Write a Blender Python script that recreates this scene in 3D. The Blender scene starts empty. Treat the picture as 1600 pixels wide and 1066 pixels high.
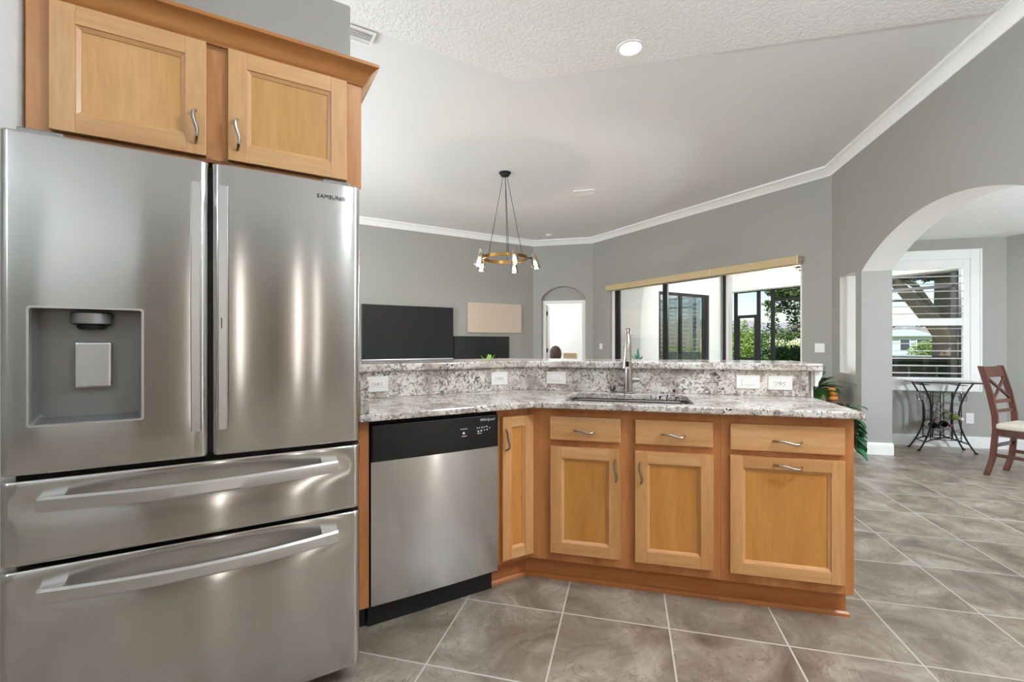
import bpy, bmesh, math, random
from mathutils import Vector, Matrix, noise as mnoise
C = bpy.context.scene.collection
sc = bpy.context.scene
S = 2 ** -.5
R = math.radians
rnd = random.Random(7)

# ------------------------------------------------------------------ camera, world, sun, exposure
cam_d = bpy.data.cameras.new('camera'); cam = bpy.data.objects.new('camera', cam_d); C.objects.link(cam)
cam.location = (0, 0, 1.2); cam.rotation_euler = (R(90), 0, R(14.3))
cam_d.sensor_width = 36; cam_d.lens = 710.6 / 1600 * 36; cam_d.shift_y = 3.4 / 1600
cam_d.clip_start = .02; cam_d.clip_end = 500
sc.camera = cam

vs = sc.view_settings
vs.view_transform = 'Standard'; vs.look = 'None'; vs.gamma = 1; vs.use_curve_mapping = False
vs.exposure = 0.35
sc.cycles.max_bounces = 12; sc.cycles.diffuse_bounces = 7; sc.cycles.glossy_bounces = 5
sc.cycles.transparent_max_bounces = 16; sc.cycles.transmission_bounces = 6
sc.cycles.sample_clamp_indirect = 6; sc.cycles.caustics_reflective = False; sc.cycles.caustics_refractive = False

w = bpy.data.worlds.new('sky_world'); sc.world = w; w.use_nodes = True
nt = w.node_tree; nt.nodes.clear()
o_ = nt.nodes.new('ShaderNodeOutputWorld'); bg = nt.nodes.new('ShaderNodeBackground')
sky = nt.nodes.new('ShaderNodeTexSky'); sky.sky_type = 'NISHITA'; sky.sun_disc = False
sky.sun_elevation = R(48); sky.sun_rotation = R(200); sky.air_density = 1.0; sky.dust_density = .6
tc = nt.nodes.new('ShaderNodeTexCoord'); nz = nt.nodes.new('ShaderNodeTexNoise')
mp = nt.nodes.new('ShaderNodeMapping'); mp.inputs['Scale'].default_value = (3, 3, 9)
nz.inputs['Scale'].default_value = 1.4; nz.inputs['Detail'].default_value = 7
cr = nt.nodes.new('ShaderNodeValToRGB'); cr.color_ramp.elements[0].position = .55; cr.color_ramp.elements[1].position = .8
mx = nt.nodes.new('ShaderNodeMix'); mx.data_type = 'RGBA'; mx.inputs['B'].default_value = (7.5, 7.6, 7.8, 1)
L = nt.links.new
L(tc.outputs['Generated'], mp.inputs['Vector']); L(mp.outputs[0], nz.inputs['Vector']); L(nz.outputs['Fac'], cr.inputs['Fac'])
L(cr.outputs['Color'], mx.inputs['Factor']); L(sky.outputs[0], mx.inputs['A']); L(mx.outputs['Result'], bg.inputs['Color'])
bg.inputs['Strength'].default_value = .125; L(bg.outputs[0], o_.inputs['Surface'])

sun_d = bpy.data.lights.new('sun', 'SUN'); sun_d.energy = 5; sun_d.angle = R(.6); sun_d.color = (1, .95, .87)
sun = bpy.data.objects.new('sun', sun_d); C.objects.link(sun)
sun.rotation_euler = (R(42), 0, R(-20)); sun.location = (0, -5, 12)

CAN_W = 8.0      # recessed ceiling lights
GLOBE_W = 60.0     # added opal fill globes, out of view
CHAN_W = 8      # each chandelier bulb

# ------------------------------------------------------------------ materials
def lin(c):
    return tuple(((v / 255) / 12.92 if v / 255 <= .04045 else ((v / 255 + .055) / 1.055) ** 2.4) for v in c) + (1,)
def mat(name, col=None, rough=.5, metal=0, spec=.5, **kw):
    m = bpy.data.materials.new(name); m.use_nodes = True
    b = m.node_tree.nodes['Principled BSDF']
    if col is not None: b.inputs['Base Color'].default_value = lin(col)
    b.inputs['Roughness'].default_value = rough; b.inputs['Metallic'].default_value = metal
    b.inputs['Specular IOR Level'].default_value = spec
    for k, v in kw.items(): b.inputs[k.replace('_', ' ')].default_value = v
    return m
def N(m, t, **kw):
    n = m.node_tree.nodes.new(t)
    for k, v in kw.items():
        if k in n.inputs: n.inputs[k].default_value = v
        else: setattr(n, k, v)
    return n
def lk(m, a, b): m.node_tree.links.new(a, b)
def bsdf(m): return m.node_tree.nodes['Principled BSDF']
def coords(m, scale=(1, 1, 1), kind='Object'):
    t = N(m, 'ShaderNodeTexCoord'); p = N(m, 'ShaderNodeMapping'); p.inputs['Scale'].default_value = scale
    lk(m, t.outputs[kind], p.inputs['Vector']); return p.outputs[0]
def ramp(m, fac, stops):
    r = N(m, 'ShaderNodeValToRGB'); e = r.color_ramp.elements
    while len(e) < len(stops): e.new(.5)
    for i, (p, c) in enumerate(stops): e[i].position = p; e[i].color = lin(c) if max(c) > 1 else tuple(c) + (1,)
    lk(m, fac, r.inputs['Fac']); return r.outputs['Color']
def bump(m, h, strength=.3, dist=.01):
    b = N(m, 'ShaderNodeBump'); b.inputs['Strength'].default_value = strength; b.inputs['Distance'].default_value = dist
    lk(m, h, b.inputs['Height']); lk(m, b.outputs[0], bsdf(m).inputs['Normal']); return b
def mixc(m, fac, a, b, mode='MIX'):
    x = N(m, 'ShaderNodeMix'); x.data_type = 'RGBA'; x.blend_type = mode
    for s, k in ((fac, 'Factor'), (a, 'A'), (b, 'B')):
        if hasattr(s, 'links'): lk(m, s, x.inputs[k])
        else: x.inputs[k].default_value = s if k == 'Factor' else lin(s)
    return x.outputs['Result']
def painted(name, col, bs=.15, scale=90, dist=.003, rough=.6):
    m = mat(name, col, rough, spec=.3)
    n = N(m, 'ShaderNodeTexNoise', Scale=scale, Detail=3.0); lk(m, coords(m), n.inputs['Vector']); bump(m, n.outputs['Fac'], bs, dist)
    return m
def wood(name, c1, c2, c3, grain='z', rough=.32, sc_=1.0):
    m = mat(name, c1, rough, spec=.45)
    s = {'z': (9, 9, .9), 'x': (.9, 9, 9), 'y': (9, .9, 9)}[grain]
    oi = N(m, 'ShaderNodeObjectInfo'); t = N(m, 'ShaderNodeTexCoord')
    ad = N(m, 'ShaderNodeVectorMath', operation='ADD'); ml = N(m, 'ShaderNodeVectorMath', operation='SCALE')
    cb = N(m, 'ShaderNodeCombineXYZ')
    for i in range(3): lk(m, oi.outputs['Random'], cb.inputs[i])
    lk(m, cb.outputs[0], ml.inputs[0]); ml.inputs['Scale'].default_value = 13
    lk(m, t.outputs['Object'], ad.inputs[0]); lk(m, ml.outputs[0], ad.inputs[1])
    p = N(m, 'ShaderNodeMapping'); p.inputs['Scale'].default_value = tuple(v * sc_ for v in s); lk(m, ad.outputs[0], p.inputs['Vector'])
    n1 = N(m, 'ShaderNodeTexNoise', Scale=1.0, Detail=3.0, Distortion=.8); lk(m, p.outputs[0], n1.inputs['Vector'])
    p2 = N(m, 'ShaderNodeMapping'); p2.inputs['Scale'].default_value = tuple(v * 9 for v in s); lk(m, ad.outputs[0], p2.inputs['Vector'])
    n2 = N(m, 'ShaderNodeTexNoise', Scale=1.0, Detail=4.0); lk(m, p2.outputs[0], n2.inputs['Vector'])
    base = ramp(m, n1.outputs['Fac'], [(.28, c2), (.52, c1), (.75, c3)])
    fine = ramp(m, n2.outputs['Fac'], [(.35, (.86, .84, .82)), (.65, (1.0, 1.0, 1.0))])
    lk(m, mixc(m, .7, base, fine, 'MULTIPLY'), bsdf(m).inputs['Base Color'])
    return m
M = {}
M['wall'] = painted('grey_wall_paint', (164, 162, 156))
M['reveal'] = painted('pale_reveal', (232, 228, 222))  # paler base colour for the arch underside and slot lining
M['white_wall'] = painted('white_textured_wall', (226, 225, 222), .5, 60, .006)
M['lanai_wall'] = painted('white_stucco', (240, 238, 234), .2, 80)
m = mat('knockdown_ceiling', (243, 242, 240), .7, spec=.2); v = N(m, 'ShaderNodeTexNoise', Scale=34.0, Detail=2.5, Distortion=.6)
lk(m, coords(m), v.inputs['Vector']); r_ = ramp(m, v.outputs['Fac'], [(.42, (0., 0., 0.)), (.56, (1., 1., 1.))]); bump(m, r_, .5, .006); M['ceil_tex'] = m
M['ceil'] = painted('smooth_ceiling_paint', (236, 236, 236), .14, 50, .004)
M['trim'] = mat('white_trim_paint', (243, 242, 239), .35)
M['wdoor_z'] = wood('maple_stile', (203, 158, 108), (190, 142, 92), (212, 170, 122), 'z')
M['wdoor_x'] = wood('maple_rail', (205, 160, 110), (188, 140, 92), (214, 172, 124), 'x')
M['wpanel'] = wood('maple_panel', (204, 158, 100), (190, 140, 82), (212, 168, 112), 'z', sc_=.6)
M['wface'] = wood('maple_face_frame', (190, 136, 88), (172, 116, 70), (200, 150, 102), 'z')
M['wcrown'] = wood('maple_crown', (180, 122, 68), (162, 104, 54), (190, 134, 80), 'x')
M['bdoor_z'] = wood('honey_stile', (208, 153, 98), (192, 134, 78), (218, 166, 112), 'z')
M['bdoor_x'] = wood('honey_rail', (212, 158, 104), (194, 138, 82), (222, 174, 122), 'x')
M['bpanel'] = wood('honey_panel', (203, 141, 70), (188, 124, 56), (212, 154, 84), 'z', sc_=.6)
M['bface'] = wood('honey_face_frame', (184, 118, 66), (166, 100, 50), (196, 134, 80), 'z')
M['btoe'] = wood('dark_honey_toe_board', (182, 112, 60), (164, 94, 46), (192, 126, 72), 'x')
M['chairwood'] = wood('cherry_wood', (88, 42, 24), (64, 29, 15), (106, 54, 31), 'z', .22)
M['taupe'] = mat('taupe_cabinet_paint', (150, 136, 124), .5)
M['tan'] = mat('tan_board', (208, 186, 150), .6)

def steel(name, col, rough, anis=.85, tangent=(0, 0, 1), streak=(3, 3, 260)):
    m = mat(name, col, rough, 1.0); b = bsdf(m); b.inputs['Anisotropic'].default_value = anis
    cb = N(m, 'ShaderNodeCombineXYZ'); [setattr(cb.inputs[i], 'default_value', tangent[i]) for i in range(3)]
    lk(m, cb.outputs[0], b.inputs['Tangent'])
    n = N(m, 'ShaderNodeTexNoise', Scale=1.0, Detail=3.0); lk(m, coords(m, streak), n.inputs['Vector'])
    bump(m, n.outputs['Fac'], .04, .001)
    return m
M['steel'] = steel('brushed_stainless', (207, 206, 204), .17, 1.0)
M['dwsteel'] = steel('satin_stainless', (210, 208, 205), .19, 1.0)
M['hsteel'] = mat('satin_handle_steel', (226, 226, 226), .32, 1.0)
M['nickel'] = mat('brushed_nickel', (176, 168, 158), .28, 1.0)
M['sinksteel'] = mat('sink_steel', (170, 166, 162), .3, 1.0)
M['gun'] = mat('gunmetal_plastic', (136, 135, 134), .38, .6)
M['darkgun'] = mat('dark_gunmetal', (44, 44, 46), .3, .6)
M['mirror'] = mat('polished_steel', (215, 215, 215), .08, 1.0)
M['black'] = mat('black_plastic', (9, 9, 10), .28)
M['blackm'] = mat('matt_black', (10, 10, 11), .6)
M['screen'] = mat('tv_screen_glass', (30, 30, 31), .5, spec=.25)
M['fire'] = mat('dark_screen', (8, 8, 8), .35)
M['bronze'] = mat('dark_bronze_aluminium', (38, 36, 36), .45, .3)
M['iron'] = mat('wrought_iron', (44, 36, 34), .45, .5)
M['brass'] = mat('antique_brass', (150, 112, 62), .3, 1.0)
M['white'] = mat('white_plastic', (240, 239, 234), .3)
M['whiteink'] = mat('white_print', (215, 215, 215), .5)
M['slot'] = mat('dark_slot', (60, 58, 55), .5)
M['greyink'] = mat('grey_print', (84, 80, 78), .5)
M['canvas'] = painted('blush_canvas', (206, 189, 170), .3, 300, .001)
M['shade'] = mat('tan_shade_fabric', (201, 178, 138), .8)
M['cream'] = mat('cream_cushion', (222, 214, 198), .85)
M['leaf'] = mat('leaf_green', (62, 108, 44), .45); M['leaf2'] = mat('broad_leaf_green', (58, 112, 72), .4)
M['lime'] = mat('lime_leaf', (120, 170, 60), .5); M['teal'] = mat('teal_leaf', (48, 112, 90), .5)
M['pumpkin'] = mat('orange_pumpkin', (214, 134, 56), .5)
M['pot'] = mat('terracotta_pot', (120, 84, 62), .7); M['stem'] = mat('brown_stem', (84, 64, 44), .8)
M['bottle'] = mat('dark_bottle_glass', (16, 20, 16), .08); M['wineclear'] = mat('pale_wine_bottle', (150, 160, 84), .15)
M['foil'] = mat('white_label', (222, 216, 196), .6)
M['redfoil'] = mat('wine_red_foil', (88, 26, 30), .4)
M['fur'] = painted('brown_tufted_fabric', (92, 76, 66), 1.0, 70, .02, .95)
M['lampglow'] = mat('ceiling_lamp_lens', (255, 255, 255)); b = bsdf(M['lampglow']); b.inputs['Emission Color'].default_value = (1, .97, .93, 1); b.inputs['Emission Strength'].default_value = 6
M['bulb'] = mat('warm_filament', (255, 220, 160)); b = bsdf(M['bulb']); b.inputs['Emission Color'].default_value = (1, .72, .38, 1); b.inputs['Emission Strength'].default_value = 30

def glassy(name, tint=(1, 1, 1), refl=.12, rough=0.0):
    m = bpy.data.materials.new(name); m.use_nodes = True; t = m.node_tree; t.nodes.clear()
    o = t.nodes.new('ShaderNodeOutputMaterial'); a = t.nodes.new('ShaderNodeBsdfTransparent'); g = t.nodes.new('ShaderNodeBsdfGlossy')
    a.inputs['Color'].default_value = tint + (1,); g.inputs['Roughness'].default_value = rough
    f = t.nodes.new('ShaderNodeFresnel'); f.inputs['IOR'].default_value = 1.45
    mu = t.nodes.new('ShaderNodeMath'); mu.operation = 'MULTIPLY_ADD'; mu.inputs[1].default_value = .6; mu.inputs[2].default_value = refl - .05
    x = t.nodes.new('ShaderNodeMixShader'); t.links.new(f.outputs[0], mu.inputs[0]); t.links.new(mu.outputs[0], x.inputs['Fac'])
    t.links.new(a.outputs[0], x.inputs[1]); t.links.new(g.outputs[0], x.inputs[2]); t.links.new(x.outputs[0], o.inputs['Surface'])
    return m
M['glass'] = glassy('window_glass', refl=.05)
M['dglass'] = glassy('shuttered_door_glass', (.82, .86, .86), .22)
M['cglass'] = glassy('clear_drinking_glass', (.93, .94, .94), .16)
M['tglass'] = glassy('table_glass', (.8, .84, .84), .3)

# granite
m = mat('granite', (225, 220, 212), .13, spec=.5); cv = coords(m, (1, 1, 1))
n1 = N(m, 'ShaderNodeTexNoise', Scale=7.0, Detail=6.0, Distortion=1.4); lk(m, cv, n1.inputs['Vector'])
base = ramp(m, n1.outputs['Fac'], [(.34, (168, 154, 146)), (.46, (204, 194, 184)), (.6, (226, 221, 214))])
n2 = N(m, 'ShaderNodeTexNoise', Scale=38.0, Detail=5.0, Distortion=1.8); lk(m, cv, n2.inputs['Vector'])
f2 = ramp(m, n2.outputs['Fac'], [(.40, (.95, .95, .95)), (.49, (0., 0., 0.))])
c2 = mixc(m, f2, base, (146, 132, 124))
n4 = N(m, 'ShaderNodeTexNoise', Scale=3.2, Detail=2.0); lk(m, cv, n4.inputs['Vector'])
f4 = ramp(m, n4.outputs['Fac'], [(.42, (.12, .12, .12)), (.6, (1., 1., 1.))])
n3 = N(m, 'ShaderNodeTexNoise', Scale=26.0, Detail=5.0, Distortion=2.6); lk(m, cv, n3.inputs['Vector'])
f3 = ramp(m, n3.outputs['Fac'], [(.57, (0., 0., 0.)), (.60, (1., 1., 1.))])
f3m = mixc(m, 1.0, f3, f4, 'MULTIPLY')
c3 = mixc(m, f3m, c2, (46, 40, 42))
lk(m, c3, bsdf(m).inputs['Base Color']); M['granite'] = m

# floor tile: 0.45 m grid measured from the grout lines
m = mat('stone_floor_tile', (150, 135, 120), .3, spec=.5); cv = coords(m, (1, 1, 1), 'Generated')
geo = N(m, 'ShaderNodeNewGeometry'); sp = N(m, 'ShaderNodeSeparateXYZ'); lk(m, geo.outputs['Position'], sp.inputs[0])
def mth(m, op, a, b=None, c=None):
    n = N(m, 'ShaderNodeMath', operation=op)
    for i, v in enumerate((a, b, c)):
        if v is None: continue
        if hasattr(v, 'links'): lk(m, v, n.inputs[i])
        else: n.inputs[i].default_value = v
    return n.outputs[0]
T_ = .4495
ax = mth(m, 'DIVIDE', mth(m, 'SUBTRACT', sp.outputs['X'], .168 - 20 * T_), T_); ay = mth(m, 'DIVIDE', mth(m, 'SUBTRACT', sp.outputs['Y'], 2.016 - 20 * T_), T_)
fx = mth(m, 'FRACT', ax); fy = mth(m, 'FRACT', ay)
ex = mth(m, 'MINIMUM', fx, mth(m, 'SUBTRACT', 1.0, fx)); ey = mth(m, 'MINIMUM', fy, mth(m, 'SUBTRACT', 1.0, fy))
ed = mth(m, 'MINIMUM', ex, ey); gr = mth(m, 'LESS_THAN', ed, .0075)
cell = N(m, 'ShaderNodeCombineXYZ'); lk(m, mth(m, 'FLOOR', ax), cell.inputs[0]); lk(m, mth(m, 'FLOOR', ay), cell.inputs[1])
wn = N(m, 'ShaderNodeTexWhiteNoise'); lk(m, cell.outputs[0], wn.inputs['Vector'])
off = N(m, 'ShaderNodeVectorMath', operation='MULTIPLY_ADD'); lk(m, wn.outputs['Color'], off.inputs[0]); off.inputs[1].default_value = (9, 9, 9); lk(m, geo.outputs['Position'], off.inputs[2])
n1 = N(m, 'ShaderNodeTexNoise', Scale=3.2, Detail=8.0, Distortion=1.2, Roughness=.62); lk(m, off.outputs[0], n1.inputs['Vector'])
st = ramp(m, n1.outputs['Fac'], [(.3, (98, 84, 74)), (.45, (134, 120, 108)), (.56, (158, 145, 132)), (.7, (188, 178, 166))])
n2 = N(m, 'ShaderNodeTexNoise', Scale=5.0, Detail=8.0, Distortion=2.5); lk(m, off.outputs[0], n2.inputs['Vector'])
vein = ramp(m, n2.outputs['Fac'], [(.485, (0., 0., 0.)), (.5, (.75, .75, .75)), (.515, (0., 0., 0.))])
st = mixc(m, vein, st, (104, 90, 74))
tint = mixc(m, mth(m, 'MULTIPLY', wn.outputs['Value'], .28), st, (150, 138, 112))
lk(m, mixc(m, gr, tint, (204, 200, 192)), bsdf(m).inputs['Base Color'])
rg = mth(m, 'MULTIPLY_ADD', gr, .35, .3); lk(m, rg, bsdf(m).inputs['Roughness'])
hh = mth(m, 'SUBTRACT', mth(m, 'MULTIPLY', n1.outputs['Fac'], .5), mth(m, 'MULTIPLY', gr, 1.0)); bump(m, hh, .25, .004)
M['tile'] = m
def grassmat():
    m = mat('lawn_grass', (110, 140, 50), .9, spec=.1); n = N(m, 'ShaderNodeTexNoise', Scale=.6, Detail=8.0); lk(m, coords(m), n.inputs['Vector'])
    lk(m, ramp(m, n.outputs['Fac'], [(.35, (84, 118, 40)), (.65, (168, 186, 84))]), bsdf(m).inputs['Base Color']); return m
M['grass'] = grassmat()
M['tree'] = mat('tree_leaves', (70, 96, 48), .6); M['treed'] = mat('dark_tree_leaves', (48, 72, 42), .6); M['shrub'] = mat('shrub_leaves', (118, 146, 62), .6)
M['bark'] = painted('grey_brown_bark', (112, 102, 94), 1.0, 14, .04, .9)
M['concrete'] = painted('pale_concrete', (190, 186, 178), .2, 30)
M['house'] = mat('pale_blue_siding', (178, 192, 208), .8); M['house2'] = mat('cream_stucco', (214, 206, 192), .8)
M['roof'] = mat('grey_shingle_roof', (150, 146, 156), .9); M['wglass'] = mat('dark_window_glass', (60, 72, 90), .15)
M['carpaint'] = mat('black_car_paint', (16, 17, 20), .12); M['tyre'] = mat('tyre_rubber', (18, 18, 18), .8)

# ------------------------------------------------------------------ helpers
def thing(name, label, cat, loc=(0, 0, 0), rz=0, group=None):
    o = bpy.data.objects.new(name, None); C.objects.link(o); o.empty_display_size = .1
    o.location = loc; o.rotation_euler = (0, 0, rz); o['label'] = label; o['category'] = cat
    if group: o['group'] = group
    return o
def tag(o, label, cat, group=None):
    o['label'] = label; o['category'] = cat
    if group: o['group'] = group
    return o
def obj(name, bm, mats, parent=None, world=False, smooth=False, bevel=0, loc=None, rz=0, label=None, seg=2):
    me = bpy.data.meshes.new(name)
    if world and parent is not None:
        P = Matrix.Translation(parent.location) @ Matrix.Rotation(parent.rotation_euler.z, 4, 'Z'); bm.transform(P.inverted())
    bmesh.ops.recalc_face_normals(bm, faces=bm.faces)
    bm.to_mesh(me); bm.free()
    for mm in (mats if isinstance(mats, (list, tuple)) else [mats]): me.materials.append(M[mm] if isinstance(mm, str) else mm)
    if smooth:
        for p in me.polygons: p.use_smooth = True
        me.set_sharp_from_angle(angle=R(38))
    o = bpy.data.objects.new(name, me); C.objects.link(o)
    if parent is not None: o.parent = parent
    if loc is not None: o.location = loc; o.rotation_euler = (0, 0, rz)
    if bevel:
        b = o.modifiers.new('bevel', 'BEVEL'); b.width = bevel; b.segments = seg; b.limit_method = 'ANGLE'; b.angle_limit = R(40); b.harden_normals = False
    if label: o['label'] = label
    return o
def struct(name, bm, mats, **k):
    o = obj(name, bm, mats, **k); o['kind'] = 'structure'; return o
def nb(): return bmesh.new()
def bx(bm, x0, x1, y0, y1, z0, z1, mi=0, mtx=None):
    vs_ = [bm.verts.new((x, y, z)) for z in (z0, z1) for y in (y0, y1) for x in (x0, x1)]
    if mtx is not None:
        for v in vs_: v.co = mtx @ v.co
    for f in ((0, 2, 3, 1), (4, 5, 7, 6), (0, 1, 5, 4), (2, 6, 7, 3), (0, 4, 6, 2), (1, 3, 7, 5)):
        fc = bm.faces.new([vs_[i] for i in f]); fc.material_index = mi
    return bm
def box(*a, **k): return bx(nb(), *a, **k)
def frames(pts):
    pts = [Vector(p) for p in pts]; out = []
    n = len(pts); t0 = (pts[1] - pts[0]).normalized()
    ref = Vector((0, 0, 1)) if abs(t0.z) < .9 else Vector((1, 0, 0))
    a = t0.cross(ref).normalized()
    for i in range(n):
        t = (pts[min(i + 1, n - 1)] - pts[max(i - 1, 0)]).normalized()
        a = (a - t * a.dot(t))
        a = a.normalized() if a.length > 1e-6 else t.orthogonal().normalized()
        out.append((pts[i], a, t.cross(a).normalized()))
    return out
def tube(bm, pts, r, seg=8, closed=False, mi=0, flat=1.0):
    pts = [Vector(p) for p in pts]
    rs = r if isinstance(r, (list, tuple)) else [r] * len(pts)
    P = pts + [pts[0], pts[1]] if closed else pts
    fr = frames(P)
    if closed: fr = fr[:-1]; rs = list(rs) + [rs[0]]
    rings = []
    for (p, a, b), rr in zip(fr, rs):
        rings.append([bm.verts.new(p + a * math.cos(2 * math.pi * k / seg) * rr + b * math.sin(2 * math.pi * k / seg) * rr * flat) for k in range(seg)])
    for i in range(len(rings) - 1):
        for k in range(seg):
            f = bm.faces.new([rings[i][k], rings[i][(k + 1) % seg], rings[i + 1][(k + 1) % seg], rings[i + 1][k]]); f.material_index = mi
    if not closed:
        bm.faces.new(rings[0][::-1]).material_index = mi; bm.faces.new(rings[-1]).material_index = mi
    return bm
def lathe(bm, prof, c=(0, 0, 0), seg=24, mi=0, mtx=None, cap=True):
    rings = []
    for r, z in prof:
        ring = []
        for k in range(seg):
            a = 2 * math.pi * k / seg; v = Vector((c[0] + r * math.cos(a), c[1] + r * math.sin(a), c[2] + z))
            if mtx is not None: v = mtx @ v
            ring.append(bm.verts.new(v))
        rings.append(ring)
    for i in range(len(rings) - 1):
        for k in range(seg):
            f = bm.faces.new([rings[i][k], rings[i][(k + 1) % seg], rings[i + 1][(k + 1) % seg], rings[i + 1][k]]); f.material_index = mi
    if cap:
        for ring in (rings[0], rings[-1]):
            try: bm.faces.new(ring).material_index = mi
            except ValueError: pass
    return bm
def prism(bm, loops, fn, vec, mi=0):
    """outer loop first, then holes; fn maps 2D to 3D; extruded along vec"""
    es = []
    for lp in loops:
        vv = [bm.verts.new(fn(*p)) for p in lp]
        es += [bm.edges.new((vv[i], vv[(i + 1) % len(vv)])) for i in range(len(vv))]
    r = bmesh.ops.triangle_fill(bm, use_beauty=True, use_dissolve=False, edges=es)
    fs = [g for g in r['geom'] if isinstance(g, bmesh.types.BMFace)]
    for f in fs: f.material_index = mi
    ex_ = bmesh.ops.extrude_face_region(bm, geom=fs)
    vs_ = [g for g in ex_['geom'] if isinstance(g, bmesh.types.BMVert)]
    bmesh.ops.translate(bm, verts=vs_, vec=vec)
    return bm
def slab(loop, z0, z1, holes=()):
    return prism(nb(), [loop] + list(holes), lambda x, y: (x, y, z0), (0, 0, z1 - z0))
def uv(u, v): return ((u - v) * S, (u + v) * S)
def sweep(bm, path, prof, closed=False, mi=0):
    """prof: (offset to the left of travel, z) ; path: 2D points; mitred"""
    n = len(path); rings = []
    for i, p in enumerate(path):
        p = Vector(p)
        def nrm(a, b):
            d = (Vector(b) - Vector(a)).normalized(); return Vector((-d.y, d.x))
        if closed: n0 = nrm(path[i - 1], path[i]); n1 = nrm(path[i], path[(i + 1) % n])
        else:
            n0 = nrm(path[i - 1], path[i]) if i else nrm(path[0], path[1]); n1 = nrm(path[i], path[i + 1]) if i < n - 1 else n0
        mn = (n0 + n1).normalized(); k = 1 / max(.2, mn.dot(n0))
        rings.append([bm.verts.new((p.x + mn.x * a * k, p.y + mn.y * a * k, z)) for a, z in prof])
    m_ = len(prof)
    rr = range(n) if closed else range(n - 1)
    for i in rr:
        A, B = rings[i], rings[(i + 1) % n]
        for k in range(m_): bm.faces.new([A[k], A[(k + 1) % m_], B[(k + 1) % m_], B[k]]).material_index = mi
    if not closed: bm.faces.new(rings[0]); bm.faces.new(rings[-1][::-1])
    return bm
def text_obj(name, s, size, mtl, parent, loc, rot, ext=.0006, shear=0, xs=1.0, label=None):
    cu = bpy.data.curves.new('t', 'FONT'); cu.body = s; cu.size = size; cu.extrude = ext; cu.align_x = 'CENTER'; cu.align_y = 'CENTER'; cu.shear = shear; cu.resolution_u = 3
    t = bpy.data.objects.new('t', cu); C.objects.link(t); bpy.context.view_layer.update()
    me = bpy.data.meshes.new_from_object(t.evaluated_get(bpy.context.evaluated_depsgraph_get())); bpy.data.objects.remove(t)
    me.transform(Matrix.Diagonal((xs, 1, 1, 1)))
    me.name = name; me.materials.clear(); me.materials.append(M[mtl]); o = bpy.data.objects.new(name, me); C.objects.link(o)
    o.parent = parent; o.location = loc; o.rotation_euler = rot
    if label: o['label'] = label
    return o
def copy_tree(o, parent=None):
    c = o.copy(); C.objects.link(c); c.parent = parent
    for ch in [x for x in bpy.data.objects if x.parent == o and x != c]: copy_tree(ch, c)
    return c
def blade(bm, p0, d, up, length, width, droop=.5, seg=6, mi=0, tip=1.0, fold=.15):
    """a leaf: starts at p0, heads along d, droops against up"""
    p = Vector(p0); d = Vector(d).normalized(); up = Vector(up)
    side = d.cross(up); side = side.normalized() if side.length > 1e-4 else Vector((1, 0, 0)); prev = None
    for i in range(seg + 1):
        t = i / seg; wd = width * (math.sin(math.pi * min(1, t * .86 + .1)) ** .8) * (1 if t < 1 else .05)
        n = side.cross(d).normalized()
        row = [bm.verts.new(p - side * wd / 2 + n * wd * fold), bm.verts.new(p), bm.verts.new(p + side * wd / 2 + n * wd * fold)]
        if prev:
            for k in (0, 1): bm.faces.new([prev[k], prev[k + 1], row[k + 1], row[k]]).material_index = mi
        prev = row; p = p + d * length / seg; d = (d - up * droop / seg).normalized()

# ------------------------------------------------------------------ the shell
Xw, Yb, CW, VT, ZC = 2.458, 9.619, 6.306, 8.203, 3.40
cornTV = (Yb - VT / S, Yb)            # back wall / TV wall corner
cornSL = (CW / S - Yb, Yb)            # back wall / slider wall corner
cornR = (Xw, CW / S - Xw)             # slider wall / right wall corner
XL = -6.0
Rr = -1.6                             # wall behind the camera (v = Rr)

floor_loop = [(-6.3, -8.5), (9.5, -8.5), (9.5, 5.0), (6.2, 7.0), (2.9, 6.5), (2.6, 6.7), (-.6, 9.85), (-.6, 13.2), (-5.0, 13.2), (-5.0, 9.9), (-2.1, 9.8), (-6.3, 5.7)]
struct('floor', slab([(-6.2, -8.4), (5.9, -8.4), (5.9, 4.9), (4.2, 6.55), (2.62, 6.55), (-.55, 9.72), (-.55, 12.6), (-4.5, 12.6), (-4.5, 9.75), (-2.05, 9.75), (-6.2, 5.6)], -.1, 0), 'tile')

# right wall with the wide arch and the tall slot
def arc(y0, y1, zs, za, n=28):
    c = (y0 + y1) / 2; h = (y1 - y0) / 2; rise = za - zs; Rd = (h * h + rise * rise) / (2 * rise); out = []
    a0 = math.asin(h / Rd)
    for i in range(n + 1):
        a = -a0 + 2 * a0 * i / n; out.append((c + Rd * math.sin(a), za - Rd + Rd * math.cos(a)))
    return out
YA0, YA1 = 3.21, 5.725
outl = [(-.6, 0), (YA0, 0)] + arc(YA0, YA1, 1.982, 2.375) + [(YA1, 0), (cornR[1], 0), (cornR[1], ZC + .1), (-.6, ZC + .1)]
slot = [(5.855, .85), (6.245, .85), (6.245, 2.0), (5.855, 2.0)]
bm = prism(nb(), [outl, slot], lambda y, z: (Xw, y, z), (.285, 0, 0))
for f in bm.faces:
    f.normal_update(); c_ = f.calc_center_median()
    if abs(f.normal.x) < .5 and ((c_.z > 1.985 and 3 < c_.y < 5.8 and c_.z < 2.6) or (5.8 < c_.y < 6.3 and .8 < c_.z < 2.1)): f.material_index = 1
struct('wall_right', bm, ['wall', 'reveal'])

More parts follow.
